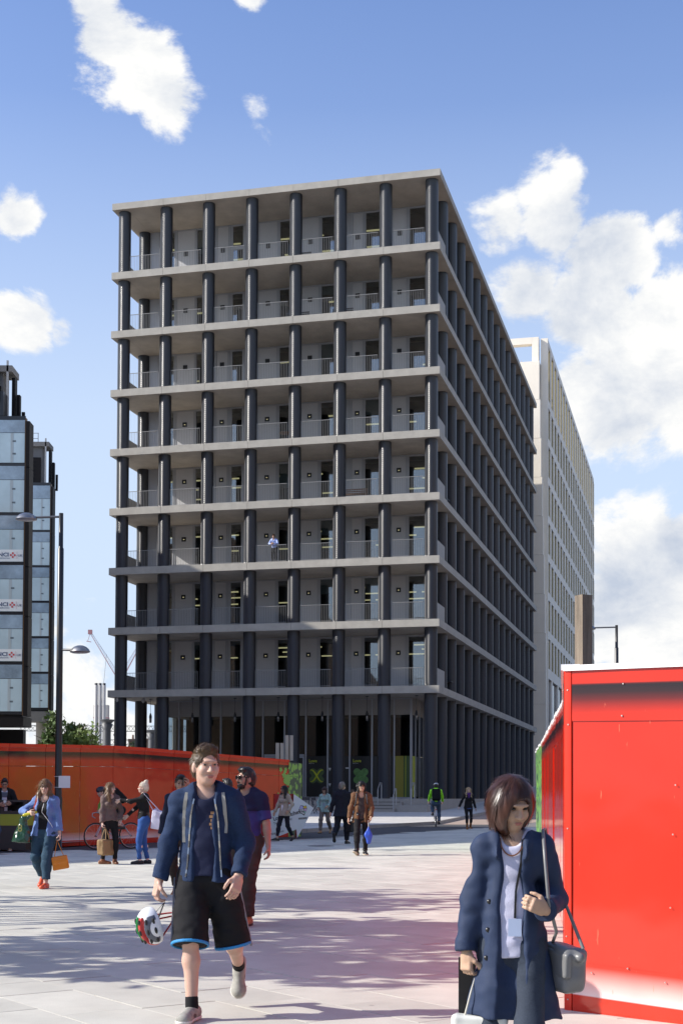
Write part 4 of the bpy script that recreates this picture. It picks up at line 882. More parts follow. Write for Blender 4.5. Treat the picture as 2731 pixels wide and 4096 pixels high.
# trees of the square just outside the picture at the left: they throw the dappled shade over the plaza
tree('plane_tree', -8.3, 18.6, .08, 6.4, 2.5, 1.9, 520, .2, 11, leaf_d, 'broad young tree whose shade dapples the far paving', 'square trees at the left'); tree('plane_tree', -7.9, 14.0, .05, 6.4, 2.5, 2.0, 600, .2, 12, leaf_d, 'broad young tree whose shade dapples the middle paving', 'square trees at the left'); tree('plane_tree', -7.4, 11.5, .04, 5.8, 2.0, 1.7, 420, .2, 13, leaf_d, 'broad young tree whose shade dapples the near paving', 'square trees at the left')
tree('plane_tree', -12.2, 12.6, .04, 8.4, 2.3, 2.0, 520, .2, 14, leaf_d, 'taller tree behind the square trees', 'square trees at the left'); tree('plane_tree', -11.9, 19.0, .06, 8.4, 1.6, 1.5, 330, .2, 15, leaf_d, 'slim tree beside the cage of hoops', 'square trees at the left')
# open cage of hoops
cg = empty('hoop_cage', (-12.6, 16.0, .06), 0, 'tall open cage of thin curved hoops standing on the square', 'sculpture')
for k in range(9):
    a = math.pi * k / 9; m = MB(); m.tube([(1.5 * math.cos(t) * math.cos(a), 1.5 * math.cos(t) * math.sin(a), 4.4 + 1.9 * math.sin(t)) for t in [math.pi * q / 14 for q in range(15)]], .03, 6)
    for s in (1, -1): m.tube([(1.5 * s * math.cos(a), 1.5 * s * math.sin(a), 0), (1.5 * s * math.cos(a), 1.5 * s * math.sin(a), 4.4)], .03, 6)
    m.build('hoop', rail_m, cg)
# brick buildings west of the square: their roofs throw the long shade on paving, pavement and the lower storeys
yb = mat('stock_brick', (.30, .21, .13), .9, var=.15, vscale=2)
def west_building(poly, x0, x1, label):
    e = empty('brick_hall', (0, 0, 0), 0, label, 'building'); o = MB().prism(poly, x0, x1, 'x').build('walls', yb, e); fix_normals(o.data); w = MB()
    ys_ = [p[0] for p in poly]
    for k in range(5):
        y = min(ys_) + (max(ys_) - min(ys_)) * (k + .7) / 6; w.box(x1 - .05, x1 + .03, y - .7, y + .7, 2, 5)
    w.build('windows', shade_glass, e)
for k_, (fx, fy, fw, fd, fh, lb) in enumerate(((0, -60, 90, 18, 10, 'unseen brick station range added behind the viewpoint to lower the fill light'), (62, 35, 26, 95, 19, 'unseen brick terminus flank added east of the square to lower the fill light'))):  # unseen station ranges, added to darken reflections and cut fill from the low sky
    e_ = empty('unseen_station', (fx, fy, 0), 0, lb, 'building'); MB().box(-fw / 2 if k_ else -fw, fw / 2 if k_ else fw, -fd / 2 if not k_ else -fd, fd / 2 if not k_ else fd, -1, fh).build('walls', yb, e_); wn_ = MB()
    for q_ in range(14):
        if k_: wn_.box(-fw / 2 - .05, -fw / 2 + .05, -fd + 6 + q_ * 13, -fd + 12 + q_ * 13, 3, 12)
        else: wn_.box(-fw + 6 + q_ * 12.5, -fw + 12 + q_ * 12.5, fd / 2 - .05, fd / 2 + .05, 3, 11)
    wn_.build('windows', shade_glass, e_)
west_building([(18, -1), (18, 10.8), (24.8, 14.8), (37.4, 21.5), (54.4, 26), (54.4, -1)], -42, -30, 'low brick hall with a sloping roof west of the square'); west_building([(65.3, -1), (65.3, 29.3), (78.25, 30.3), (85.6, 28.2), (92, 25.5), (92, -1)], -44, -30, 'gabled brick hall west of the square')
# ------------------------------------------------------------------ soft bodies: smooth distance fields meshed with surface nets
V3 = lambda *a: np.array(a, np.float32)
_lat = np.random.RandomState(4).rand(32, 32, 32).astype(np.float32) * 2 - 1
def vnoise(X, Y, Z, f):
    out = 0
    x, y, z = X * f[0] + 50, Y * f[1] + 50, Z * f[2] + 50
    ix, iy, iz = np.floor(x).astype(np.int32), np.floor(y).astype(np.int32), np.floor(z).astype(np.int32)
    fx, fy, fz = x - ix, y - iy, z - iz; fx = fx * fx * (3 - 2 * fx); fy = fy * fy * (3 - 2 * fy); fz = fz * fz * (3 - 2 * fz)
    for a in (0, 1):
        wa = fx if a else 1 - fx
        for b in (0, 1):
            wb = fy if b else 1 - fy
            for c in (0, 1):
                out = out + wa * wb * (fz if c else 1 - fz) * _lat[(ix + a) & 31, (iy + b) & 31, (iz + c) & 31]
    return out
class Sdf:
    def __init__(s): s.p = []; s.noise = []; s.planes = []
    def cone(s, a, b, ra, rb=None, k=.02, sq=None, fa=False, fb=False, op=1): s.p.append(('c', V3(*a), V3(*b), ra, ra if rb is None else rb, k, sq, fa, fb, op)); return s
    def ell(s, c, r, M=None, k=.02, op=1): s.p.append(('e', V3(*c), V3(*r), None if M is None else np.array(M, np.float32), k, op)); return s
    def box(s, c, h, M=None, r=.01, k=.01, op=1): s.p.append(('b', V3(*c), V3(*h), None if M is None else np.array(M, np.float32), r, k, op)); return s
    def clip(s, pt, n): n = V3(*n); s.planes.append((V3(*pt), n / np.linalg.norm(n))); return s
    def fold(s, amp, f): s.noise.append((amp, f)); return s
    def bounds(s, q):
        if q[0] == 'c': r = max(q[3], q[4]) * (max(1, 1 / q[6][1]) if q[6] else 1); return np.minimum(q[1], q[2]) - r, np.maximum(q[1], q[2]) + r
        r = np.max(q[2]) if q[3] is not None else q[2]
        if q[0] == 'b': r = np.linalg.norm(q[2]) + q[4] if q[3] is not None else q[2] + q[4]
        return q[1] - r, q[1] + r
    def mesh(s, name, h, m, smooth=1):
        bs = [s.bounds(q) for q in s.p if q[-1] == 1]; lo = np.min([b[0] for b in bs], 0) - 4 * h - .02; hi = np.max([b[1] for b in bs], 0) + 4 * h + .02
        n = np.ceil((hi - lo) / h).astype(int) + 1; ax = [(lo[i] + h * np.arange(n[i])).astype(np.float32) for i in range(3)]
        F = np.full(n, .25, np.float32)
        for q in s.p:
            op = q[-1]; k = q[5] if q[0] == 'c' else (q[4] if q[0] == 'e' else q[5])
            a, b = s.bounds(q); mg = max(k, .0) + 5 * h
            i0 = np.clip(np.floor((a - mg - lo) / h).astype(int), 0, n); i1 = np.clip(np.ceil((b + mg - lo) / h).astype(int) + 1, 0, n)
            if np.any(i1 <= i0): continue
            sl = tuple(slice(i0[i], i1[i]) for i in range(3))
            X, Y, Z = ax[0][sl[0]][:, None, None], ax[1][sl[1]][None, :, None], ax[2][sl[2]][None, None, :]
            if q[0] == 'c':
                _, A, B, ra, rb, _, sq, fa, fb, _ = q; x, y, z = X - A[0], Y - A[1], Z - A[2]; D = B - A
                if sq is not None:
                    nv, f = sq; dn = (x * nv[0] + y * nv[1] + z * nv[2]) * (1 / f - 1); x, y, z = x + nv[0] * dn, y + nv[1] * dn, z + nv[2] * dn
                L2 = float(D @ D) + 1e-9; t = np.clip((x * D[0] + y * D[1] + z * D[2]) / L2, 0, 1)
                d = np.sqrt((x - t * D[0]) ** 2 + (y - t * D[1]) ** 2 + (z - t * D[2]) ** 2) - (ra + (rb - ra) * t)
                if sq is not None and sq[1] < 1: d = d * (.5 + .5 * sq[1])
                if fa or fb:
                    Ln = math.sqrt(L2); al = ((X - A[0]) * D[0] + (Y - A[1]) * D[1] + (Z - A[2]) * D[2]) / Ln
                    if fa: d = np.maximum(d, -al)
                    if fb: d = np.maximum(d, al - Ln)
            else:
                x, y, z = X - q[1][0], Y - q[1][1], Z - q[1][2]
                if q[3] is not None: M = q[3]; x, y, z = (M[0, 0] * x + M[1, 0] * y + M[2, 0] * z), (M[0, 1] * x + M[1, 1] * y + M[2, 1] * z), (M[0, 2] * x + M[1, 2] * y + M[2, 2] * z)
                r = q[2]
                if q[0] == 'e':
                    l = np.sqrt((x / r[0]) ** 2 + (y / r[1]) ** 2 + (z / r[2]) ** 2); l2 = np.sqrt((x / r[0] ** 2) ** 2 + (y / r[1] ** 2) ** 2 + (z / r[2] ** 2) ** 2) + 1e-6; d = l * (l - 1) / l2
                else:
                    ax_, ay_, az_ = np.abs(x) - r[0], np.abs(y) - r[1], np.abs(z) - r[2]
                    d = np.sqrt(np.maximum(ax_, 0) ** 2 + np.maximum(ay_, 0) ** 2 + np.maximum(az_, 0) ** 2) + np.minimum(np.maximum(ax_, np.maximum(ay_, az_)), 0) - q[4]
            G = F[sl]
            if op == 1:
                if k > 0: hh = np.maximum(k - np.abs(G - d), 0) / k; F[sl] = np.minimum(G, d) - hh * hh * k * .25
                else: F[sl] = np.minimum(G, d)
            else:
                if k > 0: hh = np.maximum(k - np.abs(G + d), 0) / k; F[sl] = np.maximum(G, -d) + hh * hh * k * .25
                else: F[sl] = np.maximum(G, -d)
        X, Y, Z = np.meshgrid(*ax, indexing='ij', sparse=True)
        if s.noise:
            band = np.abs(F) < 4 * h + sum(abs(a) for a, _ in s.noise) * 1.5; ii = np.nonzero(band); P = [ax[i][ii[i]] for i in range(3)]
            for amp, f in s.noise: F[ii] += amp * vnoise(P[0], P[1], P[2], f)
        for pt, nv in s.planes: F = np.maximum(F, (X - pt[0]) * nv[0] + (Y - pt[1]) * nv[1] + (Z - pt[2]) * nv[2])
        F[0] = F[-1] = .1; F[:, 0] = F[:, -1] = .1; F[:, :, 0] = F[:, :, -1] = .1
        I = F < 0; c = [n[i] - 1 for i in range(3)]
        cnt = np.zeros(c, np.int8)
        for a in (0, 1):
            for b in (0, 1):
                for d in (0, 1): cnt += I[a:a + c[0], b:b + c[1], d:d + c[2]]
        cells = np.nonzero((cnt > 0) & (cnt < 8)); m_ = len(cells[0]); idx = np.full(c, -1, np.int32); idx[cells] = np.arange(m_)
        if m_ == 0: return None
        acc = np.zeros((m_, 3), np.float32); w = np.zeros(m_, np.float32); ci = np.stack(cells, 1)
        for e in range(3):
            o1, o2 = (e + 1) % 3, (e + 2) % 3
            for a in (0, 1):
                for b in (0, 1):
                    p = ci.copy(); p[:, o1] += a; p[:, o2] += b; q = p.copy(); q[:, e] += 1
                    f0, f1 = F[p[:, 0], p[:, 1], p[:, 2]], F[q[:, 0], q[:, 1], q[:, 2]]; cr = (f0 < 0) != (f1 < 0); t = np.where(cr, f0 / np.where(cr, f0 - f1, 1), 0)
                    v = p.astype(np.float32); v[:, e] += t; acc += v * cr[:, None]; w += cr
        vs = lo + h * acc / w[:, None]
        quads = []
        for e in range(3):
            o1, o2 = (e + 1) % 3, (e + 2) % 3
            sa = [slice(None)] * 3; sb = [slice(None)] * 3; sa[e] = slice(0, -1); sb[e] = slice(1, None)
            A, B = I[tuple(sa)], I[tuple(sb)]
            for flip, M in ((False, A & ~B), (True, ~A & B)):
                p = np.stack(np.nonzero(M), 1); p = p[(p[:, o1] > 0) & (p[:, o2] > 0) & (p[:, o1] < c[o1]) & (p[:, o2] < c[o2])]
                if len(p) == 0: continue
                r = []
                for a, b in ((0, 0), (1, 0), (1, 1), (0, 1)):
                    k = p.copy(); k[:, o1] -= a; k[:, o2] -= b; r.append(idx[k[:, 0], k[:, 1], k[:, 2]])
                q = np.stack(r, 1); quads.append(q[:, ::-1] if flip else q)
        Q = np.concatenate(quads); Q = Q[(Q >= 0).all(1)]
        me = bpy.data.meshes.new(name); me.vertices.add(m_); me.vertices.foreach_set('co', vs.astype(np.float32).ravel()); nf = len(Q)
        me.loops.add(nf * 4); me.loops.foreach_set('vertex_index', Q.astype(np.int32).ravel()); me.polygons.add(nf); me.polygons.foreach_set('loop_start', np.arange(nf, dtype=np.int32) * 4); me.polygons.foreach_set('loop_total', np.full(nf, 4, np.int32))
        me.polygons.foreach_set('use_smooth', np.ones(nf, bool)); me.update(calc_edges=True)
        if m is not None: me.materials.append(m)
        return me
def put(s, name, h, m, parent, **k):
    me = s.mesh(name, h, m, **k)
    return link(name, me, parent) if me else None
def rotx(a): c, s = math.cos(a), math.sin(a); return np.array([[1, 0, 0], [0, c, -s], [0, s, c]])
def roty(a): c, s = math.cos(a), math.sin(a); return np.array([[c, 0, s], [0, 1, 0], [-s, 0, c]])
def rotz(a): c, s = math.cos(a), math.sin(a); return np.array([[c, -s, 0], [s, c, 0], [0, 0, 1]])
def unit(v): v = np.array(v, float); return v / (np.linalg.norm(v) + 1e-9)
def ik(a, t, l1, l2, pole):
    a, t = np.array(a, float), np.array(t, float); d = t - a; L = np.linalg.norm(d); L2 = min(max(L, abs(l1 - l2) + .01), (l1 + l2) * .998); u = d / (L + 1e-9); t = a + u * L2
    c = (l1 * l1 + L2 * L2 - l2 * l2) / (2 * l1 * L2); c = max(-1, min(1, c)); p = np.array(pole, float); p = unit(p - u * (p @ u)); return a + u * l1 * c + p * l1 * math.sqrt(1 - c * c), t
SKIN = {}
def skin(name, col):
    if name in MATS: return MATS[name]
    m = mat(name, col, .5, var=.08, vscale=12, spec=.35); b = m.node_tree.nodes['Principled BSDF']; b.inputs['Subsurface Weight'].default_value = .12; b.inputs['Subsurface Radius'].default_value = (.012, .005, .003); b.inputs['Subsurface Scale'].default_value = .5; return m
def cloth(name, col, rough=.85, var=.07, vscale=9, bump=.0012, bscale=260, **k): return mat(name, col, rough, var=var, vscale=vscale, bump=bump, bscale=bscale, spec=.25, **k)
class Person:
    """local frame: faces +y, own right is +x, feet near z = 0; pose given by hand and ankle targets"""
    def __init__(p, x, y, face, label, H=1.75, z=None, fem=False, wide=1., lean=0., side=0., pelvis=None, hands=None, ankles=None, poles=None, kpole=None, yaw=0., nod=0., tilt=0., skin_m=None, h=.011, group=None, hh=None, twist=0., hs=1., hup=0.):
        p.hs = hs
        p.root = empty('person', (x, y, gz(y) if z is None else z), 0, label, 'person', group); p.root.rotation_euler = (0, 0, math.pi / 2 * 0 + math.radians(face))
        s = p.s = H / 1.75; p.h = h; p.hb = hh or min(h, .0085); p.fem = fem; p.w = wide; p.skin = skin_m
        pz = (.945 if pelvis is None else pelvis) * s; p.P = np.array([0, 0, pz])
        T = rotz(math.radians(twist)) @ roty(math.radians(side)) @ rotx(-math.radians(lean)); p.T = T
        p.tp = lambda v: p.P + T @ (np.array(v, float) * s - [0, 0, .945 * s])       # torso point, given for a 1.75 m figure standing
        sw = (.150 if fem else .174) * (1 + (wide - 1) * .5); p.sh = {1: p.tp((sw, -.01, 1.408)), -1: p.tp((-sw, -.01, 1.408))}
        p.neck = p.tp((0, -.005, 1.47)); p.hc = p.tp((0, .022, 1.628 + hup))
        p.Hm = T @ rotz(math.radians(yaw)) @ rotx(-math.radians(nod)) @ roty(math.radians(tilt)); p.hp = lambda v: p.hc + p.Hm @ (np.array(v, float) * s * hs * (.965 if fem else 1))
        hw = .088 * s; p.hip = {1: p.P + [hw, 0, -.02 * s], -1: p.P + [-hw, 0, -.02 * s]}
        hands = hands or {}; ankles = ankles or {}; poles = poles or {}; kpole = kpole or {}
        p.wr, p.el, p.an, p.kn = {}, {}, {}, {}
        for q in (1, -1):
            t = hands.get(q, (q * .27, .03, .86)); t = np.array(t, float) * s
            p.el[q], p.wr[q] = ik(p.sh[q], t, .285 * s, .25 * s, poles.get(q, (q * .35, -1, -.2)))
            t = np.array(ankles.get(q, (q * .10, 0, .085)), float) * s
            p.kn[q], p.an[q] = ik(p.hip[q], t, .425 * s, .425 * s, kpole.get(q, (q * .12, 1, 0)))
    def hand(p, b, q, curl=.35, palm=None, spread=1., fdir=None):
        s = p.s * (.93 if p.fem else 1.02); d = unit(p.wr[q] - p.el[q]) if fdir is None else unit(fdir); pn = np.array(palm if palm is not None else (-q, .25, 0), float); pn = unit(pn - d * (pn @ d)); ac = np.cross(d, pn) * q      # towards the thumb
        if palm is None: ac = unit(np.cross(pn, d)) * (1 if np.cross(pn, d)[1] > 0 else -1)
        else: ac = unit(np.cross(pn, d)); ac = ac * (1 if ac @ np.array([-q * .3, 1., .25]) > 0 else -1)
        w = p.wr[q]; M = np.stack([ac, d, pn], 1); p.hm = getattr(p, 'hm', {}); 
        b.cone(p.wr[q] - d * .02 * s, w + d * .03 * s, .027 * s, .03 * s, .015, sq=(pn.astype(np.float32), .75))
        b.box(w + d * .055 * s, (.028 * s, .036 * s, .004 * s), M, .011 * s, .012)
        for i, (o, l) in enumerate(((.030, .070), (.010, .078), (-.010, .073), (-.029, .058))):
            base = w + d * .088 * s + ac * o * s * spread; a = .25 + curl * .9; dir_ = d + ac * o * .5 * spread; pt = base; r = .0092 * s
            for j, f in enumerate((.44, .32, .24)):
                a2 = a * (.55, 1.25, 1.8)[j]; v = unit(unit(dir_) * math.cos(a2) + pn * math.sin(a2)); nx = pt + v * l * f * s * 1.05; b.cone(pt, nx, r, r * .92, .0045); pt = nx; r *= .92
            if i == 1: p.hm[q] = pt
        t0 = w + d * .025 * s + ac * .026 * s; t1 = t0 + unit(ac * .75 + d * .75 + pn * .25) * .040 * s; t2 = t1 + unit(d * .9 + pn * (.2 + curl * .8) + ac * .15) * .033 * s; t3 = t2 + unit(d * .8 + pn * (.3 + curl) - ac * .2) * .024 * s
        b.cone(t0, t1, .015 * s, .0125 * s, .01); b.cone(t1, t2, .0115 * s, .0105 * s, .004); b.cone(t2, t3, .0105 * s, .009 * s, .004)
    def body(p, curl=None, palm=None, detail=False, arms=True, fdir=None):
        s = p.s; b = Sdf(); w = p.w; hp, Hm = p.hp, p.Hm; f = (.965 if p.fem else 1) * p.hs; E = lambda c, r, k=.02, op=1: b.ell(hp(c), np.array(r) * s * f, Hm, k, op)
        E((0, -.012, .02), (.073, .093, .097)); E((0, .022, -.045), (.061, .066, .078), .03); E((0, .052, -.092), (.030, .030, .024), .03)
        for q in (1, -1): E((q * .034, .062, -.032), (.026, .024, .026), .02); E((q * .074, -.008, -.018), (.012, .020, .032), .008); E((q * .031, .088, .008), (.017, .014, .011), .012, -1)
        b.cone(hp((0, .084, .006)), hp((0, .106, -.030)), .009 * s, .0135 * s, .012); E((0, .088, .026), (.045, .012, .009), .018); E((0, .083, -.066), (.024, .012, .009), .012)
        for q in (1, -1): E((q * .013, .096, -.034), (.009, .010, .007), .008)
        b.cone(p.neck - p.T @ [0, .01, .06], hp((0, -.018, -.085)), (.056 if not p.fem else .048) * s, (.052 if not p.fem else .043) * s, .03)
        b.cone(p.tp((0, -.01, 1.40)), p.tp((0, 0, 1.02)), .115 * s * w, .10 * s * w, .03, sq=(p.T @ [0, 1, 0], .66)); b.cone(p.sh[1], p.sh[-1], .045 * s, .045 * s, .05)
        for q in (1, -1):
            a = .043 if not p.fem else .037
            b.cone(p.sh[q], p.el[q], (a + .008) * s, a * s, .03)
            m = p.el[q] + (p.wr[q] - p.el[q]) * .3; b.cone(p.el[q], m, a * s, (a + .001) * s, .02); b.cone(m, p.wr[q], a * s, .027 * s if not p.fem else .023 * s, .02)
            p.hand(b, q, (curl or {}).get(q, .35), (palm or {}).get(q), fdir=(fdir or {}).get(q))
            b.cone(p.hip[q], p.kn[q], .078 * s, .052 * s, .03); u = p.an[q] - p.kn[q]; fw = np.cross(u, [1, 0, 0]); fw = unit(fw) * (-1 if fw[1] > 0 else 1)
            c = p.kn[q] + u * .32 + fw * .013 * s; b.cone(p.kn[q], c, .050 * s, .055 * s, .03); b.cone(c, p.an[q], .052 * s, .034 * s, .03); b.cone(p.kn[q] - fw * .012 * s, p.kn[q] - fw * .012 * s + u * .05, .04 * s, .038 * s, .03)
            fd = p.foot_dir(q); up = unit(np.cross(np.cross(fd, [0, 0, 1]), fd)); b.cone(p.an[q] + fd * .012 * s - up * .035 * s, p.an[q] + fd * .12 * s - up * .058 * s, .027 * s, .016 * s, .03)
        o = put(b, 'body', p.hb, p.skin, p.root); p.face(detail); return o
    fdirs = None; fp = None
    def foot_dir(p, q):
        a = (p.fp or {}).get(q, 0.); yaw = (p.fdirs or {}).get(q, -q * 7.); v = np.array([0, math.cos(math.radians(a)), math.sin(math.radians(a))]); return rotz(math.radians(yaw)) @ v
    def face(p, detail):
        s, f = p.s, (.965 if p.fem else 1) * p.hs; r_ = p.root
        if not detail and p.h > .013: return
        dk = mat('eye_dark', (.012, .010, .009), .15)
        for q in (1, -1):
            if detail is True: 
                put(Sdf().ell(p.hp((q * .031, .0765, .007)), np.array((.0135, .0105, .0062)) * s * f, p.Hm), 'eye', .0022, mat('eye_white', (.42, .37, .34), .2), r_); put(Sdf().ell(p.hp((q * .031 + .002, .0855, .0065)), np.array((.0064, .004, .0058)) * s * f, p.Hm), 'iris', .0018, dk, r_)
                put(Sdf().cone(p.hp((q * .017, .088, .0155)), p.hp((q * .047, .079, .0135)), .0042 * s, .003 * s), 'eyelid', .0018, p.skin, r_)
            else: put(Sdf().ell(p.hp((q * .031, .079, .006)), np.array((.013, .010, .0065)) * s * f, p.Hm), 'eye', .004, dk, r_)
            put(Sdf().cone(p.hp((q * .016, .094, .026)), p.hp((q * .05, .081, .029)), .0052 * s, .0034 * s), 'eyebrow', .003, p.brow, r_)
        put(Sdf().ell(p.hp((0, .0915, -.0625)), np.array((.021, .006, .0042)) * s * f, p.Hm).ell(p.hp((0, .0905, -.0705)), np.array((.018, .006, .005)) * s * f, p.Hm, .002), 'lips', .0026, mat('lips', (.36, .13, .11), .45), r_)
    def shoes(p, m, sole_m=None, kind='shoe', high=0., w=1., heel=0., L=1.):
        for q in (1, -1):
            s = p.s * (.93 if p.fem else 1); fd = p.foot_dir(q); a = p.an[q]; up = unit(np.cross(np.cross(fd, [0, 0, 1]), fd)); lat = np.cross(fd, up); M = np.stack([lat, fd, up], 1)
            if M[:, 2] @ [0, 0, 1] < 0: up = -up; M = np.stack([np.cross(fd, up), fd, up], 1)
            sole = a - up * (.085 * p.s - .004); A = sole + up * .035 * s - fd * .055 * s; B = sole + up * .022 * s + fd * .165 * s * L
            b = Sdf(); b.cone(A, B, .036 * s * w, .030 * s * w, .02); b.cone(A + up * .02 * s, sole + up * .055 * s + fd * .02 * s, .034 * s * w, .034 * s, .03); b.cone(sole + up * .06 * s + fd * .02 * s, B + up * .004, .034 * s, .026 * s * w, .03); b.ell(B - fd * .02 * s + up * .005 * s, np.array((.046 * w, .055, .026)) * s, M, .02)
            if high: b.cone(a - up * .04 * s, a + (p.kn[q] - a) * high, .042 * s, .052 * s, .02, fb=True)
            else: b.cone(a + fd * .015 * s + up * .012 * s, a + fd * .005 * s + up * .04 * s, .031 * s, .031 * s, .01, op=-1)
            b.clip(sole + up * .014 * s, -up)
            o = put(b, kind, min(p.h, .007), m, p.root)
            c = Sdf(); c.cone(A - up * .02 * s, B - up * .008 * s, .041 * s * w, .037 * s * w, .02); c.ell(B - fd * .02 * s - up * .005 * s, np.array((.049 * w, .058, .03)) * s, M, .02); c.clip(sole, -up); c.clip(sole + up * .022 * s, up)
            put(c, 'sole', min(p.h, .006), sole_m or m, o)
    def trousers(p, m, loose=0., hem=.055, name='trousers', flare=0., top=1.02, fold=.006, to_knee=None):
        s, w = p.s, p.w; b = Sdf(); wf = (1.06 if p.fem else 1.0)
        b.cone(p.tp((0, 0, top)), p.P - [0, 0, .03 * s], .128 * s * w, .142 * s * w * wf, .03, sq=(p.T @ [0, 1, 0], .74)); 
        for q in (1, -1):
            b.ell(p.hip[q] + [0, -.045 * s, .0], np.array((.082, .085, .10)) * s * w, None, .05)
            ld = loose * s; kn, an = p.kn[q], p.an[q]
            if to_knee is not None:
                e = p.hip[q] + (kn - p.hip[q]) * to_knee; b.cone(p.hip[q], e, .098 * s * w + ld * .6, .088 * s + ld * 1.9, .05, fb=True); continue
            b.cone(p.hip[q], kn, .090 * s * w + ld * .5, .062 * s + ld, .05); e = an + (kn - an) * hem; b.cone(kn, e, .060 * s + ld, (.044 + flare) * s + ld, .04, fb=True)
            c = kn + (an - kn) * .3; b.cone(c, c + (an - kn) * .12, .058 * s + ld * .9, .056 * s + ld * .9, .04)
        if fold: b.fold(fold, (9, 9, 14)); b.fold(fold * .55, (22, 22, 30))
        return put(b, name, p.h, m, p.root)
    def top(p, m, name='jacket', infl=.012, hem=.92, sleeve=1.0, loose=.012, flare=0., neck=.075, open_w=None, fold=.007, collar=False, hood=False, ops=(), bust=None, neck_y=.035, neckz=1.49, cuff=True, open_top=.06, vneck=0., drape_f=0.):
        infl *= .62; loose *= .55; s, w = p.s, p.w; b = Sdf(); T = p.T; tp = p.tp; sqy = (T @ [0, 1, 0], .70); fm = p.fem
        b.cone(tp((0, -.008, 1.37)), tp((0, 0, 1.12)), (.150 if not fm else .132) * s * w + infl, (.130 if not fm else .112) * s * w + infl, .05, sq=sqy)
        b.cone(p.sh[1] - T @ [.01, 0, 0], p.sh[-1] + T @ [.01, 0, 0], .049 * s + infl * .8, None, .05); b.cone(tp((.07, -.01, 1.465)), tp((-.07, -.01, 1.465)), .035 * s + infl * .5, None, .05)
        hz = tp((0, 0, hem)); wt = .128 if not fm else .118
        b.cone(tp((0, 0, 1.12)), hz, wt * s * w + infl, (.148 + flare) * s * w + infl * 1.3, .06, sq=(T @ [0, 1, 0], .74), fb=True)
        if fm and bust is not False:
            for q in (1, -1): b.ell(tp((q * .068, .085, 1.275)), np.array((.068, .055, .062)) * s * w + infl * .5, None, .04)
        for q in (1, -1):
            if sleeve <= 0: continue
            e = p.el[q]; a = (.050 if not fm else .041) * s + loose
            if sleeve < .5: t = p.sh[q] + (e - p.sh[q]) * sleeve * 2; b.cone(p.sh[q], t, a + .01 * s, a + .012, .04, fb=True)
            else:
                t = e + (p.wr[q] - e) * (sleeve - .5) * 2; b.cone(p.sh[q], e, a + .006 * s, a, .045); b.cone(e, t, a * .98, .036 * s + loose * 1.05, .04, fb=True)
                if cuff: d = unit(p.wr[q] - e); b.cone(t - d * .03, t, .036 * s + loose * 1.05 + .004, None, .004, fa=True, fb=True)
        if hood: b.ell(tp((0, -.075, 1.475)), np.array((.115, .075, .075)) * s, None, .03); b.cone(tp((.085, .02, 1.47)), tp((.05, .10, 1.40)), .030 * s, .024 * s, .03); b.cone(tp((-.085, .02, 1.47)), tp((-.05, .10, 1.40)), .030 * s, .024 * s, .03)
        if drape_f: b.fold(drape_f, (12, 12, 2.0))
        if collar:
            for q in (1, -1): b.cone(tp((q * .055, -.05, 1.50)), tp((q * .075, .035, 1.475)), .024 * s, .022 * s, .02); b.cone(tp((q * .075, .035, 1.475)), tp((q * .06, .105, 1.38)), .024 * s, .02 * s, .02)
        for f in ops: f(b)
        b.cone(tp((0, neck_y - .03, neckz + .06)), tp((0, neck_y + .02, neckz - .02 - vneck)), neck * s, neck * .8 * s, .012, op=-1)
        if open_w is not None:
            ch = (.132 if fm else .150) * w * .70 + infl * .7; wa = (.118 if fm else .130) * w * .70 + infl * .7; hp_ = (.148 + flare) * w * .74 + infl; bu = .045 if fm and bust is not False else 0; ra = .072 * s + open_w * .8
            b.cone(tp((0, .105, 1.54)), tp((0, ch + .045 + bu, 1.28)), open_top * s + .02, ra, .008, op=-1); b.cone(tp((0, ch + .045 + bu, 1.29)), tp((0, wa + .045, 1.10)), ra, ra + .003, .008, op=-1); b.cone(tp((0, wa + .045, 1.11)), tp((0, hp_ + .045, hem - .12)), ra + .003, ra + .012, .008, op=-1)
        if fold: b.fold(fold, (8, 8, 11)); b.fold(fold * .6, (20, 20, 26))
        return put(b, name, p.h, m, p.root)
    def hair(p, m, style='short', name='hair', vol=0., h=None):
        s = p.s * (.965 if p.fem else 1) * p.hs; b = Sdf(); hp, Hm = p.hp, p.Hm; E = lambda c, r, k=.02, op=1: b.ell(hp(c), np.array(r) * s, Hm, k, op)
        v = vol
        E((0, -.018, .028), ((.0775 if style in ('short', 'grey') else .080) + v, .0985 + v, .101 + v))
        if style in ('short', 'grey'):
            E((0, -.05, -.02), (.076, .07, .085), .03); 
            if style == 'short': E((0, .045, .094), (.058 + v, .045, .028 + v), .03)
            E((0, .104, -.028), (.080, .074, .100), .010, -1); b.box(hp((0, -.02, -.135)), np.array((.2, .2, .05)) * s, Hm, .0, .01, -1)
            for q in (1, -1): E((q * .085, .01, -.035), (.022, .03, .045), .01, -1)
            b.fold(.006, (60, 60, 25)); b.fold(.003, (120, 120, 60))
        if style in ('long', 'longblonde'):
            for q in (1, -1): b.cone(hp((q * .068, -.01, .03)), hp((q * .092, .012, -.14)), .030 * s, .036 * s, .03); b.cone(hp((q * .092, .012, -.14)), hp((q * .10, .045, -.30)), .036 * s, .026 * s, .03)
            b.cone(hp((0, -.07, .0)), hp((0, -.095, -.26)), .07 * s, .06 * s, .04, sq=(Hm @ [0, 1, 0], .6)); E((0, .105, -.035), (.064, .075, .105), .012, -1); b.cone(hp((0, .1, -.1)), hp((0, .12, -.3)), .05 * s, .055 * s, .01, op=-1)
            b.fold(.006, (45, 45, 7)); b.fold(.003, (110, 110, 14))
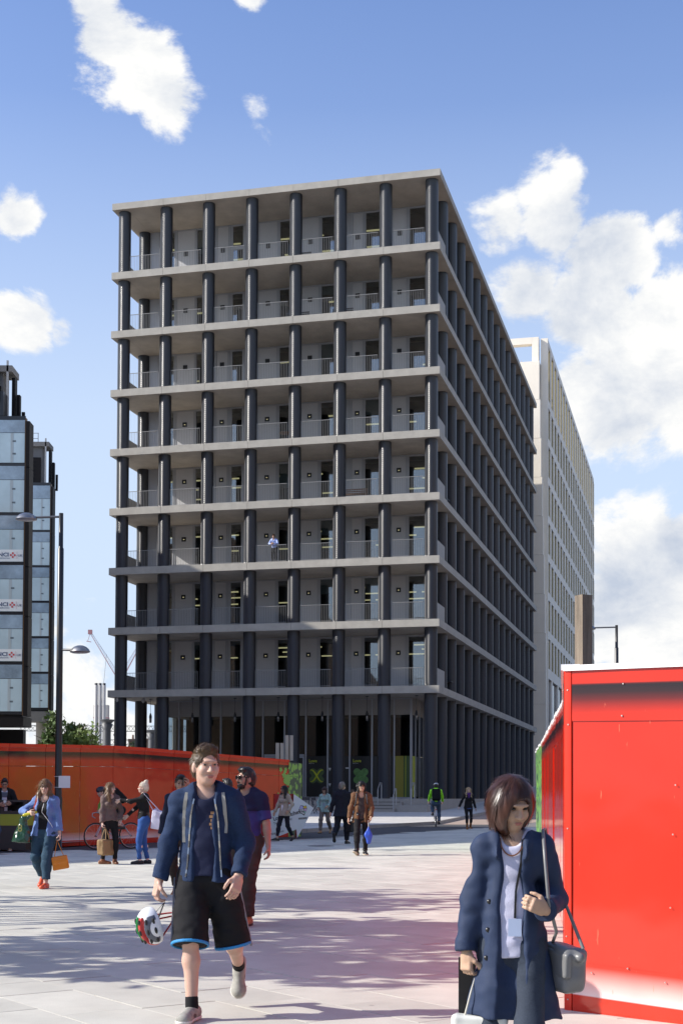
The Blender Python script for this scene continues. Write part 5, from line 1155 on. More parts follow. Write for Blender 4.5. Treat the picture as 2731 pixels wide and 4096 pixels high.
        if style == 'bob':
            E((0, -.018, -.035), (.094 + v, .098 + v, .115), .06); E((.03, .03, -.06), (.064, .07, .085), .04); E((.0, .125, -.055), (.062, .088, .115), .012, -1); E((-.03, .135, -.01), (.05, .08, .075), .02, -1)
            b.clip(hp((0, 0, -.108)), Hm @ [0, -.42, -1]); b.fold(.0022, (80, 80, 8))
        if style == 'shag':
            for q in (1, -1): b.cone(hp((q * .066, .0, .04)), hp((q * .082, .02, -.10)), .032 * s, .022 * s, .03)
            b.cone(hp((0, -.05, .0)), hp((0, -.07, -.12)), .082 * s, .06 * s, .03); b.cone(hp((-.06, .085, .06)), hp((.05, .098, .045)), .026 * s, .02 * s, .02); E((0, .115, -.045), (.056, .075, .075), .01, -1); b.fold(.008, (40, 40, 12)); b.fold(.005, (90, 90, 30))
        if style == 'bun':
            E((0, .10, -.035), (.075, .074, .088), .012, -1); E((0, -.06, .125), (.042, .042, .042), .015); E((0, -.055, -.03), (.07, .06, .07), .03); b.fold(.004, (50, 50, 18))
        o = put(b, name, h or min(p.h, .0065), m, p.root)
        return o
    def glasses(p, m, big=1., solid=False):
        g = MB(); hp, s = p.hp, p.s
        for q in (1, -1):
            c = [hp((q * .033 + .023 * big * math.cos(a), .101 - .004 * abs(math.cos(a)), .006 + .019 * big * math.sin(a))) for a in [k * math.pi / 6 for k in range(13)]]
            g.tube(c, .0026 * s, 5, caps=False); g.tube([hp((q * .056, .097, .012)), hp((q * .078, .02, .012)), hp((q * .076, -.01, .004))], .0022 * s, 5)
            if solid: g.add([tuple(x) for x in c[:12]], [tuple(range(12))])
        g.tube([hp((.012, .103, .012)), hp((-.012, .103, .012))], .0022 * s, 5); g.build('glasses', m, p.root)
    brow = None
def strap_path(pts, r=.006, n=6): return MB().tube(pts, r, n)

from mathutils.bvhtree import BVHTree
def drape(objs, pts, off=.004, axis=(0, 1, 0)):
    """lay points on the front of garments (all in the person's frame)"""
    tr = [BVHTree.FromPolygons([v.co for v in o.data.vertices], [list(f.vertices) for f in o.data.polygons]) for o in objs if o]; ax = Vector(axis); out = []
    for q in pts:
        q = Vector([float(c) for c in q]); best = None
        for t in tr:
            h = t.ray_cast(q + ax * .6, -ax)
            if h[0] is not None and (best is None or (h[0] - q).dot(ax) > (best - q).dot(ax)): best = h[0]
        out.append((best + ax * off) if best is not None else q)
    return out
def strap(parent, name, objs, pts, w, m, n=14, off=.003, th=.004):
    """flat webbing that follows the cloth"""
    P = [Vector([float(c) for c in q]) for q in pts]; seg = []
    for i in range(n + 1):
        t = i / n * (len(P) - 1); k = min(int(t), len(P) - 2); seg.append(P[k].lerp(P[k + 1], t - k))
    D = drape(objs, seg, off); b = MB(); vs = []; fs = []
    for i, d in enumerate(D):
        tg = (D[min(i + 1, n)] - D[max(i - 1, 0)]).normalized(); sd = tg.cross(Vector((0, 1, 0))).normalized() * w / 2; up = sd.cross(tg).normalized() * th
        if up.y < 0: up = -up
        vs += [d - sd, d + sd, d + sd + up, d - sd + up]
    for i in range(n):
        for a in range(4): fs.append((4 * i + a, 4 * i + (a + 1) % 4, 4 * i + 4 + (a + 1) % 4, 4 * i + 4 + a))
    fs += [(3, 2, 1, 0), (4 * n, 4 * n + 1, 4 * n + 2, 4 * n + 3)]
    o = b.add(vs, fs).build(name, m, parent); fix_normals(o.data); return o

def strands(p, hair, m, n, ln, w, flow, lift, seed=1, keep=None, jit=.22):
    """loose hair lying over the modelled hair, as many thin blades"""
    me = hair.data; rg = np.random.RandomState(seed); k = len(me.vertices); co = np.empty(k * 3, np.float32); me.vertices.foreach_get('co', co); co = co.reshape(-1, 3); no = np.empty(k * 3, np.float32); me.vertex_normals.foreach_get('vector', no) if hasattr(me, 'vertex_normals') else None; no = no.reshape(-1, 3)
    i = rg.randint(k, size=n); i = i if keep is None else np.array([q for q in i if keep(co[q] - np.array(p.hc))]); n = len(i); P, Nn = co[i], no[i]; hc = np.array(p.hc); f = np.array([flow(q - hc) for q in P]); f = f - Nn * (f * Nn).sum(1)[:, None]; f /= np.linalg.norm(f, axis=1)[:, None] + 1e-6; f += rg.normal(size=f.shape) * jit
    L_ = ln * (.5 + rg.rand(n, 1)); sd = np.cross(f, Nn); sd /= np.linalg.norm(sd, axis=1)[:, None] + 1e-6; sd *= w * .5
    a = P + Nn * .001; b = a + f * L_ * .5 + Nn * L_ * lift * .35; c = a + f * L_ + Nn * L_ * lift * .55 - np.array([0, 0, 1]) * L_ * .12
    vs = np.stack([a - sd, a + sd, b + sd * .8, b - sd * .8, c], 1).reshape(-1, 3); fs = []
    for j in range(n): q = 5 * j; fs += [(q, q + 1, q + 2, q + 3), (q + 3, q + 2, q + 4)]
    o = bpy.data.meshes.new('hair_strands'); o.from_pydata(vs.tolist(), [], fs); o.materials.append(m); x = link('hair_strands', o, hair); x['kind'] = 'stuff'; return x
_hair = Person.hair
def hair2(p, m, style='short', **k):
    o = _hair(p, m, style, **k); near = p.h < .008; hp = p.Hm
    up, fw = hp @ np.array([0, 0, 1.]), hp @ np.array([0, 1., 0])
    if style in ('short', 'grey'): fl = lambda d: -up * .5 - fw * .35 if d @ up < .075 else fw * .5 + hp @ np.array([.5, 0, .2]); strands(p, o, m, 5000 if near else 700, .019 if near else .022, .0022 if near else .006, fl, .32)
    elif style == 'bob': strands(p, o, m, 6000, .05, .0022, lambda d: -up + fw * .10 + (d - up * (d @ up)) * 6 * (1 if d @ up > .07 else -.15), .0, keep=lambda d: not (d @ fw > .045 and d @ up < .085), jit=.05)
    elif style in ('long', 'shag'): strands(p, o, m, 1400, .09 if style == 'long' else .06, .006, lambda d: -up + (d - up * (d @ up)) * (5 if d @ up > .06 else 0), .10)
    else: strands(p, o, m, 900, .03, .006, lambda d: -fw + up * .4, .25)
    return o
Person.hair = hair2
# ------------------------------------------------------------------ people in the square
sk_light = skin('skin_light', (.52, .33, .255)); sk_pale = skin('skin_pale', (.56, .38, .31)); sk_warm = skin('skin_warm', (.47, .305, .21)); sk_tan = skin('skin_tan', (.40, .24, .17))
def hairm(n, c, rough=.42): return mat(n, c, rough, var=.35, vscale=30, streak=(1, 1, .12), spec=.5)
hr_brown = hairm('hair_brown', (.075, .045, .022)); hr_dark = hairm('hair_dark', (.014, .011, .009)); hr_auburn = hairm('hair_auburn', (.055, .022, .014), .3); hr_light = hairm('hair_light_brown', (.17, .095, .045)); hr_blonde = hairm('hair_blonde', (.50, .36, .20)); hr_white = hairm('hair_platinum', (.62, .55, .45)); hr_grey = hairm('hair_grey', (.16, .145, .13))
Person.brow = hr_brown
black_c = cloth('black_cloth', (.010, .010, .012)); navy_c = cloth('navy_cloth', (.016, .022, .045)); navy_dark = cloth('dark_navy_wool', (.010, .012, .020)); hoodie_c = cloth('blue_marl_jersey', (.014, .029, .072), var=.14, fine=.15); tee_c = cloth('navy_tee', (.013, .017, .046)); white_c = cloth('white_cotton', (.66, .66, .72)); lilac_c = cloth('pale_lilac_cotton', (.55, .55, .68))
denim_sh = cloth('chambray', (.135, .21, .44), fine=.1); jean_teal = cloth('teal_denim', (.028, .062, .10), fine=.12); jean_blue = cloth('blue_denim', (.03, .085, .27), fine=.12); jean_dark = cloth('dark_denim', (.035, .045, .065), fine=.12); jean_mid = cloth('mid_denim', (.07, .11, .17), fine=.12); brown_top = cloth('taupe_knit', (.135, .095, .088)); beige_c = cloth('beige_twill', (.36, .31, .25)); mint_c = cloth('mint_twill', (.30, .42, .40)); grey_t = cloth('grey_trouser', (.17, .145, .13)); brown_j = cloth('brown_suede', (.135, .068, .034)); char_c = cloth('charcoal_tee', (.042, .036, .036)); hi_vis = cloth('neon_jacket', (.36, .95, .04), .6); cargo_c = cloth('brown_cargo', (.060, .043, .035)); coat_c = cloth('navy_trench', (.022, .036, .078), .7, var=.10); maroon_c = cloth('maroon_shirt', (.07, .012, .016)); shirt_b = cloth('pale_blue_shirt', (.38, .46, .75)); purple_c = cloth('purple_cloth', (.09, .03, .16))
lea_b = mat('black_leather', (.012, .011, .011), .35); lea_br = mat('brown_leather', (.19, .068, .026), .4, var=.15, vscale=6); lea_or = mat('orange_leather', (.62, .20, .010), .3, var=.06, vscale=5); lea_red = mat('coral_leather', (.58, .085, .03), .35); lea_tan = mat('tan_leather', (.32, .19, .09), .5); suede_t = mat('tan_suede', (.21, .085, .025), .9, var=.15, vscale=15); rub_w = mat('white_rubber', (.6, .58, .54), .6); rub_b = mat('black_rubber', (.015, .015, .015), .6); trainer_g = mat('grey_mesh_trainer', (.29, .28, .25), .75, var=.25, vscale=20, bump=.001, bscale=200); grey_bag = mat('grey_leather', (.17, .17, .17), .38, var=.12, vscale=5); frame_m = mat('tortoise_frame', (.03, .014, .008), .2); lens_dark = mat('dark_lens', (.01, .01, .011), .08); metal_s = mat('polished_metal', (.5, .48, .45), .25, metal=1.)
def stripes(name, c1, c2, c3, per):
    m = mat(name, c1, .85); N, L = m.node_tree.nodes, m.node_tree.links; tc = N.new('ShaderNodeTexCoord'); sp = N.new('ShaderNodeSeparateXYZ'); L.new(tc.outputs['Object'], sp.inputs[0]); q = N.new('ShaderNodeMath'); q.operation = 'MULTIPLY'; q.inputs[1].default_value = 1 / per; L.new(sp.outputs[2], q.inputs[0]); fr = N.new('ShaderNodeMath'); fr.operation = 'FRACT'; L.new(q.outputs[0], fr.inputs[0])
    cr = N.new('ShaderNodeValToRGB'); cr.color_ramp.interpolation = 'CONSTANT'; e = cr.color_ramp.elements; e[0].color = (*c1, 1); e[1].position = .5; e[1].color = (*c2, 1)
    if c3: a = e.new(.46); a.color = (*c3, 1)
    L.new(fr.outputs[0], cr.inputs[0]); L.new(cr.outputs[0], N['Principled BSDF'].inputs['Base Color']); return m
def bag_world(p, local): return p.root.matrix_world @ Vector(local)
def place(o, p):                     # things held by a person share that person's frame but stay objects of their own
    o.location = p.root.location; o.rotation_euler = p.root.rotation_euler
def held(p, name, label, cat): 
    e = empty(name, p.root.location, 0, label, cat); e.rotation_euler = p.root.rotation_euler; return e

def front_man():
    j = None
    p = Person(-.915, 9.50, 177, 'young man with short brown hair, blue hoodie and black shorts striding with a cycle helmet', H=1.84, z=.03, wide=.96, hs=1.07, hup=.012, h=.0068, hh=.0055, pelvis=.925, lean=2,
        hands={1: (.315, .06, .80), -1: (-.225, .13, .905)}, poles={1: (.6, -1, 0), -1: (-.75, -1, 0)}, ankles={1: (.055, .20, .085), -1: (-.165, -.40, .275)}, yaw=26, nod=3, skin_m=sk_light)
    p.fp = {1: 0, -1: -58}; p.fdirs = {1: -10, -1: 4}
    p.body(curl={1: .95, -1: .45}, palm={1: (-.6, -.35, 0), -1: (.55, -.6, 0)}, detail=True); p.hair(hr_brown, 'short', vol=.002, h=.005)
    tee = p.top(tee_c, 'tee', infl=.022, hem=.93, sleeve=.0, neck=.070, fold=.007, neckz=1.485)
    j = p.top(hoodie_c, 'hoodie', infl=.046, hem=.90, sleeve=.97, loose=.018, flare=.012, neck=.082, open_w=.012, open_top=.055, fold=.010, hood=True, neckz=1.48)
    b = Sdf(); p.trousers(black_c, .017, name='shorts', to_knee=1.08, fold=.009)
    for q in (1, -1):
        e = p.hip[q] + (p.kn[q] - p.hip[q]) * 1.08; d = unit(p.kn[q] - p.hip[q]); s = p.s; r = .088 * s + .017 * 1.9 * s
        put(Sdf().cone(e - d * .010, e + d * .010, r + .002, None, 0, fa=True, fb=True).cone(e - d * .03, e + d * .03, r - .012, None, 0, op=-1), 'hem_band', .005, mat('cyan_trim', (.02, .22, .50), .7), p.root)
        o = Vector((q * 1, 0, 0)); a0 = p.hip[q] + np.array([q * .118 * s, 0, -.02]); a1 = e + np.array([q * (r - .002), 0, 0]); put(Sdf().cone(a0, a1, .007, .009, 0, sq=(V3(0, 1, 0), 1.0)), 'side_piping', .004, mat('grey_piping', (.22, .22, .25), .7), p.root)
    p.shoes(trainer_g, rub_w, 'trainer', w=1.12)
    for q in (1, -1):
        d = unit(p.kn[q] - p.an[q]); put(Sdf().cone(p.an[q] + d * .005, p.an[q] + d * .07, .044, .043, 0, fb=True), 'sock', .006, black_c, p.root)
    # zip edges and grey straps
    for q in (1, -1): strap(p.root, 'zip', [j], [p.tp((q * x, 0, z)) for x, z in ((.066, 1.42), (.088, 1.30), (.098, 1.15), (.106, 1.0), (.116, .92))], .010, metal_s)
    web = mat('grey_webbing', (.30, .29, .26), .7)
    for q, z1 in ((1, 1.14), (-1, 1.20)): strap(p.root, 'strap', [j], [p.tp((q * x, 0, z)) for x, z in ((.115, 1.46), (.128, 1.38), (.135, 1.26), (.134, z1))], .024, web)
    MBq = MB()
    for k in range(5): d_ = drape([tee], [p.tp((-.052 + .008 * (k % 2), 0, 1.33 - .024 * k))], .002)[0]; MBq.box(d_.x - .012, d_.x + .012, d_.y - .001, d_.y + .001, d_.z - .009, d_.z + .009)
    MBq.build('chest_print', mat('tan_print', (.32, .17, .08), .7), p.root)
    for q in (1, -1):                                    # laces
        fd = p.foot_dir(q); a = p.an[q]; up = unit(np.cross(np.cross(fd, [0, 0, 1]), fd)); lat = np.cross(fd, up); lc = MB()
        for k in range(5): c = a - up * (.006 + .010 * k) + fd * (.052 + .016 * k); lc.tube([c + lat * .024 - up * .008, c + lat * .01 + up * .006, c - lat * .01 + up * .006, c - lat * .024 - up * .008], .0045, 5)
        lc.build('laces', white_c, p.root); dk = mat('trainer_dark_panel', (.05, .05, .055), .6)
        for sg in (-1, 1): put(Sdf().ell(a - up * .045 + fd * .045 + lat * sg * .036, (.010, .05, .018), np.stack([lat, fd, up], 1), .01).ell(a - up * .03 - fd * .06, (.028, .018, .028), np.stack([lat, fd, up], 1), .01), 'side_panel', .005, dk, p.root)
    # helmet hanging from the right hand
    h = held(p, 'cycle_helmet', 'white cycle helmet with green and red flashes held by the man in shorts', 'helmet')
    w = p.hm[1]; c = np.array([w[0] + .075, w[1] + .06, w[2] - .165])
    z_ = unit((.80, .50, -.30)); y_ = np.array([.15, .2, 1.]); y_ = unit(y_ - z_ * (y_ @ z_)); M = np.stack([np.cross(y_, z_), y_, z_], 1)
    b = Sdf(); b.ell(c, (.102, .132, .104), M, .01); b.ell(c - M @ [0, 0, .05], (.084, .112, .092), M, .01, -1); b.clip(c - M @ [0, 0, .035], -(M @ [0, 0, 1]))
    for x in (-.05, 0, .05): b.box(c + M @ [x, -.01, .115], (.009, .09, .05), M @ rotx(0), .006, .006, -1)
    put(b, 'shell', .0045, mat('helmet_white', (.70, .72, .76), .25), h)
    for x, m in ((-.028, mat('helmet_green', (.02, .32, .08), .3)), (.028, mat('helmet_red', (.45, .03, .03), .3)), (.078, mat('helmet_grey', (.09, .10, .13), .3))):
        put(Sdf().ell(c, (.1042, .1342, .1062), M, 0).clip(c + M @ [x + .013, 0, 0], M @ [1, 0, 0]).clip(c + M @ [x - .013, 0, 0], M @ [-1, 0, 0]).clip(c - M @ [0, 0, .01], -(M @ [0, 0, 1])).clip(c + M @ [0, .09, 0], M @ [0, 1, 0]), 'flash', .0045, m, h)
    vn = Sdf()
    for yy in (-.075, -.01, .055):
        for an in (-58, -20, 18, 52, 82): f_ = math.sqrt(max(.1, 1 - (yy / .132) ** 2)); vn.ell(c + M @ [.102 * f_ * math.sin(R(an)), yy, .104 * f_ * math.cos(R(an))], (.010, .024, .010), M @ roty(R(an)), 0)
    vn.clip(c - M @ [0, 0, .02], -(M @ [0, 0, 1])); put(vn, 'vents', .004, rub_b, h)
    t = MB()
    for k in (-1, 1): t.tube([c + M @ [.07 * k, .05, -.03], c + M @ [.055 * k, .03, -.14], c + M @ [.0, .02, -.22]], .006, 6)
    t.tube([c + M @ [.06, -.08, -.03], c + M @ [.03, -.02, -.13], c + M @ [.0, .02, -.22]], .006, 6); t.build('strap', MATS['helmet_red'], h)
    t = MB(); t.tube([c + M @ [-.085, .02, -.02], w + np.array([.0, .01, -.01]), c + M @ [-.06, -.06, -.02]], .006, 6); t.build('strap', rub_b, h)
front_man()

def front_woman():
    p = Person(.79, 6.45, 172, 'woman with auburn bob in an open navy trench coat walking beside the near red hoarding', H=1.60, z=.015, fem=True, wide=.88, hs=1.08, h=.006, hh=.005, pelvis=.93, lean=1,
        hands={1: (.245, .05, .75), -1: (-.165, .17, 1.095)}, poles={1: (.6, -1, 0), -1: (-.45, -1, -.6)}, ankles={1: (.09, -.12, .10), -1: (-.07, .09, .085)}, yaw=28, nod=20, skin_m=sk_warm)
    p.fp = {1: -25, -1: 0}; p.body(curl={1: 1.0, -1: .95}, palm={1: (-.5, -.6, 0), -1: (.6, -.5, .2)}, detail='down', fdir={-1: (.55, .45, .25), 1: (0, .1, -1)})
    p.hair(hr_auburn, 'bob', vol=.012, h=.0045)
    bl = p.top(lilac_c, 'blouse', infl=.016, hem=.86, sleeve=.0, neck=.062, fold=.008, neckz=1.49, flare=.01, bust=False); p.trousers(jean_dark, .008, fold=.004); p.shoes(lea_b, rub_b)
    tc_ = p.top(coat_c, 'trench_coat', infl=.040, hem=.56, sleeve=.98, loose=.014, flare=.085, neck=.075, open_w=.004, open_top=.045, fold=.009, bust=False, drape_f=.013, collar=True, neckz=1.48, cuff=True)
    # necklace, lanyard and buttons
    G = [bl, tc_]
    def cord(name, pts, w, m): strap(p.root, name, [bl], [p.tp(q) for q in pts], w, m, 16, .003, .005)
    cord('necklace', [(.058 * math.cos(a), 0, 1.455 - .085 * math.sin(a)) for a in [math.pi * k / 10 for k in range(11)]], .006, lea_br)
    cord('lanyard', [(-.052, 0, 1.45), (-.045, 0, 1.33), (-.02, 0, 1.2), (-.015, 0, 1.06)], .010, lea_b)
    d_ = drape([bl], [p.tp((-.015, 0, 1.02))], .006)[0]; MB().box(d_.x - .03, d_.x + .03, d_.y, d_.y + .003, d_.z - .045, d_.z + .035).build('pass_card', mat('card_white', (.42, .50, .68), .3), p.root)
    for x, z in ((.112, 1.14), (.118, 1.0), (.126, .86)):
        d_ = drape([tc_], [p.tp((x, 0, z))], .0)[0]; b = MB().lathe([(.0, .006), (.011, .005), (.012, -.004)], 10); b.v = [(d_.x + v[0], d_.y + v[2], d_.z + v[1]) for v in b.v]; b.build('button', lea_b, p.root)
    # grey shoulder bag
    e = held(p, 'shoulder_bag', 'soft grey leather bag hanging from the shoulder of the woman in the navy coat', 'bag'); c = np.array([-.235, -.04, .72])
    b = Sdf(); M = rotz(-.95) @ roty(-.10); b.box(c, (.07, .03, .075), M, .03, .02); b.ell(c + [0, 0, -.03], (.115, .06, .075), M, .04); b.cone(c + M @ [-.12, 0, .07], c + M @ [.12, 0, .07], .025, None, .03); b.fold(.009, (14, 14, 10)); put(b, 'bag_body', .006, grey_bag, e)
    b = Sdf().box(c + M @ [-.01, .05, .03], (.085, .006, .045), M, .012, .01).fold(.004, (12, 12, 12)); put(b, 'flap', .006, grey_bag, e)
    MB().tube([c + M @ [.10, 0, .09], (-.20, .135, .90), (-.165, .165, 1.04), (-.150, .135, 1.22), (-.14, .06, 1.355), (-.15, -.06, 1.36), (-.19, -.10, 1.15), c + M @ [-.11, -.02, .11]], .008, 6).build('bag_strap', grey_bag, e)
    # white carrier and dark folder in her right hand
    e = held(p, 'carrier_bag', 'white carrier bag with rope handles in the right hand of the woman in navy', 'bag'); w = p.hm[1]; c = np.array([w[0] - .02, w[1] + .03, w[2] - .33])
    b = Sdf().box(c, (.105, .045, .125), None, .02, .02).fold(.008, (14, 14, 14)); put(b, 'bag_body', .007, mat('carrier_white', (.66, .66, .60), .45), e)
    h = MB()
    for y in (-.03, .03): h.tube([c + np.array([-.07, y, .135]), c + np.array([-.04, y, .25]), w + np.array([0, y * .2, -.002]), c + np.array([.04, y, .25]), c + np.array([.07, y, .135])], .005, 6)
    h.build('handle', mat('rope_cream', (.55, .52, .44), .8), e)
    e = held(p, 'folder', 'thin dark folder held behind the white carrier bag', 'folder'); MB().box(w[0] + .005, w[0] + .085, w[1] - .085, w[1] - .07, w[2] - .20, w[2] + .06).build('cover', lea_b, e)
front_woman()

def denim_woman():
    p = Person(-4.58, 21.6, 172, 'woman in open denim shirt and glasses carrying a green bag and an orange handbag', H=1.70, fem=True, wide=1.10, h=.010, pelvis=.925, hands={1: (.20, .16, 1.19), -1: (-.285, .06, .72)}, poles={1: (1, -.5, -.3), -1: (-.5, -1, 0)}, ankles={1: (.10, -.18, .16), -1: (-.085, .18, .085)}, yaw=10, nod=4, skin_m=sk_pale)
    p.fp = {1: -28, -1: 0}; p.fdirs = {1: 0, -1: -4}; p.body(curl={1: 1., -1: 1.}, detail=False); Person.brow = hr_light; p.hair(hr_light, 'long', vol=.004); p.glasses(frame_m); p.trousers(jean_teal, .022, hem=.16, fold=.009); p.shoes(lea_red, lea_red, 'loafer'); bt_ = p.top(black_c, 'black_top', infl=.020, hem=.95, sleeve=0, neck=.085, neckz=1.46, fold=.004)
    ds = p.top(denim_sh, 'denim_shirt', infl=.036, hem=.84, sleeve=.90, loose=.022, flare=.03, neck=.09, open_w=.02, open_top=.085, fold=.013, collar=True)
    strap(p.root, 'earphone_cord', [ds, bt_], [p.tp((-.02, 0, 1.42)), p.tp((-.01, 0, 1.30)), p.tp((.01, 0, 1.22)), p.tp((-.12, 0, 1.05)), p.tp((-.16, 0, .98))], .008, white_m)
    strap(p.root, 'rucksack_strap', [ds], [p.tp((.11, 0, 1.45)), p.tp((.13, 0, 1.33)), p.tp((.14, 0, 1.22))], .035, mat('red_strap', (.40, .05, .04), .7), 8)
    w = p.hm[1]; e = held(p, 'plastic_bag', 'glossy dark green plastic bag with yellow handles by the denim shirt woman', 'bag'); c = np.array([.29, .17, .90])
    q = Sdf().cone(c + [0, 0, .16], c + [.02, 0, -.19], .075, .155, .03, sq=(V3(0, 1, 0), .5), fb=True).cone(c + [0, 0, .15], w, .05, .018, .03).fold(.022, (9, 9, 8)).fold(.008, (25, 25, 18)); put(q, 'bag_body', .009, mat('green_plastic', (.010, .045, .025), .18, spec=.7), e)
    put(Sdf().cone(c + [-.02, 0, .22], w + [0, 0, .0], .030, .022, .02), 'handle', .007, mat('yellow_plastic', (.45, .42, .02), .3), e)
    tx = text('bag_lettering', '8', .16, mat('gold_print', (.22, .22, .06), .5), e, (c[0] + .05, c[1] + .105, c[2] - .03), (math.pi / 2, 0, math.pi), .002)
    w = p.hm[-1]; e = held(p, 'handbag', 'bright orange leather handbag hanging from the hand of the denim shirt woman', 'handbag'); c = np.array([-.275, .08, .395]); M = rotz(.35) @ roty(.18)
    q = Sdf().box(c, (.105, .045, .085), M, .02, .02).box(c + M @ [0, 0, .03], (.09, .05, .02), M, .02, .02).fold(.004, (12, 12, 12)); put(q, 'bag_body', .008, lea_or, e); h = MB()
    for y in (-.035, .035): h.tube([c + M @ [-.07, y, .10], w + np.array([-.015, y * .3, .0]), c + M @ [.07, y, .10]], .006, 6)
    h.build('handle', lea_or, e); MB().box(c[0] - .02, c[0] + .02, c[1] + .064, c[1] + .07, c[2] - .01, c[2] + .03).build('buckle', metal_s, e)
denim_woman()

def phone_reader():
    p = Person(-8.28, 34.3, 196, 'man in black jacket and striped top looking down at his phone by the litter bin', H=1.78, h=.013, hands={1: (.12, .30, 1.12), -1: (-.13, .30, 1.14)}, poles={1: (1, -.6, -.6), -1: (-1, -.6, -.6)}, ankles={1: (.12, 0, .085), -1: (-.12, .08, .085)}, nod=24, skin_m=sk_tan)
    Person.brow = hr_dark; p.body(curl={1: .8, -1: .8}); p.hair(hr_dark, 'short'); p.glasses(lens_dark); p.trousers(jean_mid, .02); p.shoes(lea_tan, rub_w); p.top(stripes('rugby_stripe', (.55, .55, .62), (.09, .11, .15), (.2, .03, .05), .24), 'striped_top', infl=.014, hem=.88, sleeve=0, fold=.004); p.top(black_c, 'jacket', infl=.036, hem=.92, sleeve=1., loose=.022, open_w=.02, collar=True)
    e = held(p, 'phone', 'pale phone in the hands of the man by the litter bin', 'phone'); MB().box(-.035, .035, .33, .342, 1.10, 1.24).build('handset', white_m, e)
phone_reader()

def taupe_woman():
    p = Person(-4.72, 28.5, 212, 'long haired woman in taupe knit top and black trousers holding a tan canvas bag', H=1.67, fem=True, h=.012, hands={1: (.22, .10, .70), -1: (-.19, .12, .93)}, poles={1: (.5, -1, 0), -1: (-1, -.8, 0)}, ankles={1: (.17, .02, .085), -1: (-.10, .05, .085)}, yaw=40, nod=2, skin_m=sk_pale)
    Person.brow = hr_light; p.fdirs = {1: 60, -1: -8}; p.body(curl={1: 1., -1: .6}); p.hair(hr_light, 'long'); p.trousers(black_c, .004); p.shoes(lea_br, lea_br, high=.06); p.top(brown_top, 'knit_top', infl=.034, hem=.93, sleeve=.98, loose=.022, fold=.013, neck=.085, flare=.0)
    w = p.hm[1]; e = held(p, 'canvas_bag', 'large tan canvas bag with soft folds held by the woman in the taupe top', 'bag'); c = np.array([w[0] + .0, w[1] + .02, .345]); M = rotz(.6)
    q = Sdf().box(c, (.165, .05, .125), M, .03, .03).fold(.020, (10, 10, 5)).fold(.007, (22, 22, 12)); put(q, 'bag_body', .011, mat('tan_canvas', (.25, .155, .07), .7), e); h = MB()
    for y in (-.05, .05): h.tube([c + M @ [-.07, y, .13], c + M @ [-.05, y * .8, .25], w, c + M @ [.05, y * .8, .25], c + M @ [.07, y, .13]], .012, 6)
    h.build('handle', MATS['tan_canvas'], e)
taupe_woman()

def pointing_woman():
    p = Person(-4.03, 28.5, 93, 'blonde woman with a bun and orange glasses pointing left, in black top and blue jeans', H=1.68, fem=True, wide=1.12, h=.012, hands={-1: (-.06, .50, 1.36), 1: (.12, .36, 1.02)}, poles={-1: (-.6, 0, -1), 1: (1, -.5, -.6)}, ankles={1: (.09, -.08, .085), -1: (-.09, .07, .085)}, skin_m=sk_pale)
    Person.brow = hr_white; p.body(curl={1: .9, -1: .75}, fdir={-1: (0, .75, -.55)}); p.hair(hr_white, 'bun'); p.glasses(mat('orange_frame', (.75, .09, .02), .3), 1.15); p.trousers(jean_blue, .004); p.shoes(lea_b, lea_b); p.top(black_c, 'black_top', infl=.022, hem=.96, sleeve=.96, loose=.006, fold=.006, neck=.07)
    put(Sdf().cone(p.tp((0, 0, 1.10)), p.tp((0, 0, .98)), .152, .156, 0, sq=(V3(0, 1, 0), .8), fa=True, fb=True).fold(.006, (14, 14, 20)), 'waist_bag', .01, lea_b, p.root)
    w = p.hm[1]; e = held(p, 'rolled_papers', 'pale rolled papers held low in front by the blonde woman', 'papers'); MB().bar(w + np.array([.0, -.03, .02]), w + np.array([-.02, .28, -.13]), .045, .02).build('sheet', mat('paper', (.62, .50, .40), .8), e)
    e = held(p, 'tote_bag', 'lilac white cotton tote hanging from the shoulder of the blonde woman', 'bag'); c = np.array([-.13, -.30, .90]); q = Sdf().box(c, (.03, .115, .17), rotx(.12), .02, .02).cone(c + [0, .05, .2], c + [0, .04, .1], .04, .06, .03).fold(.014, (12, 12, 8)); put(q, 'bag_body', .011, lilac_c, e); h = MB()
    for x in (-.02, .02): h.tube([c + np.array([x, .09, .18]), p.sh[-1] + np.array([x, 0, .085]), c + np.array([x, -.03, .19])], .009, 6)
    h.build('handle', lilac_c, e)
pointing_woman()

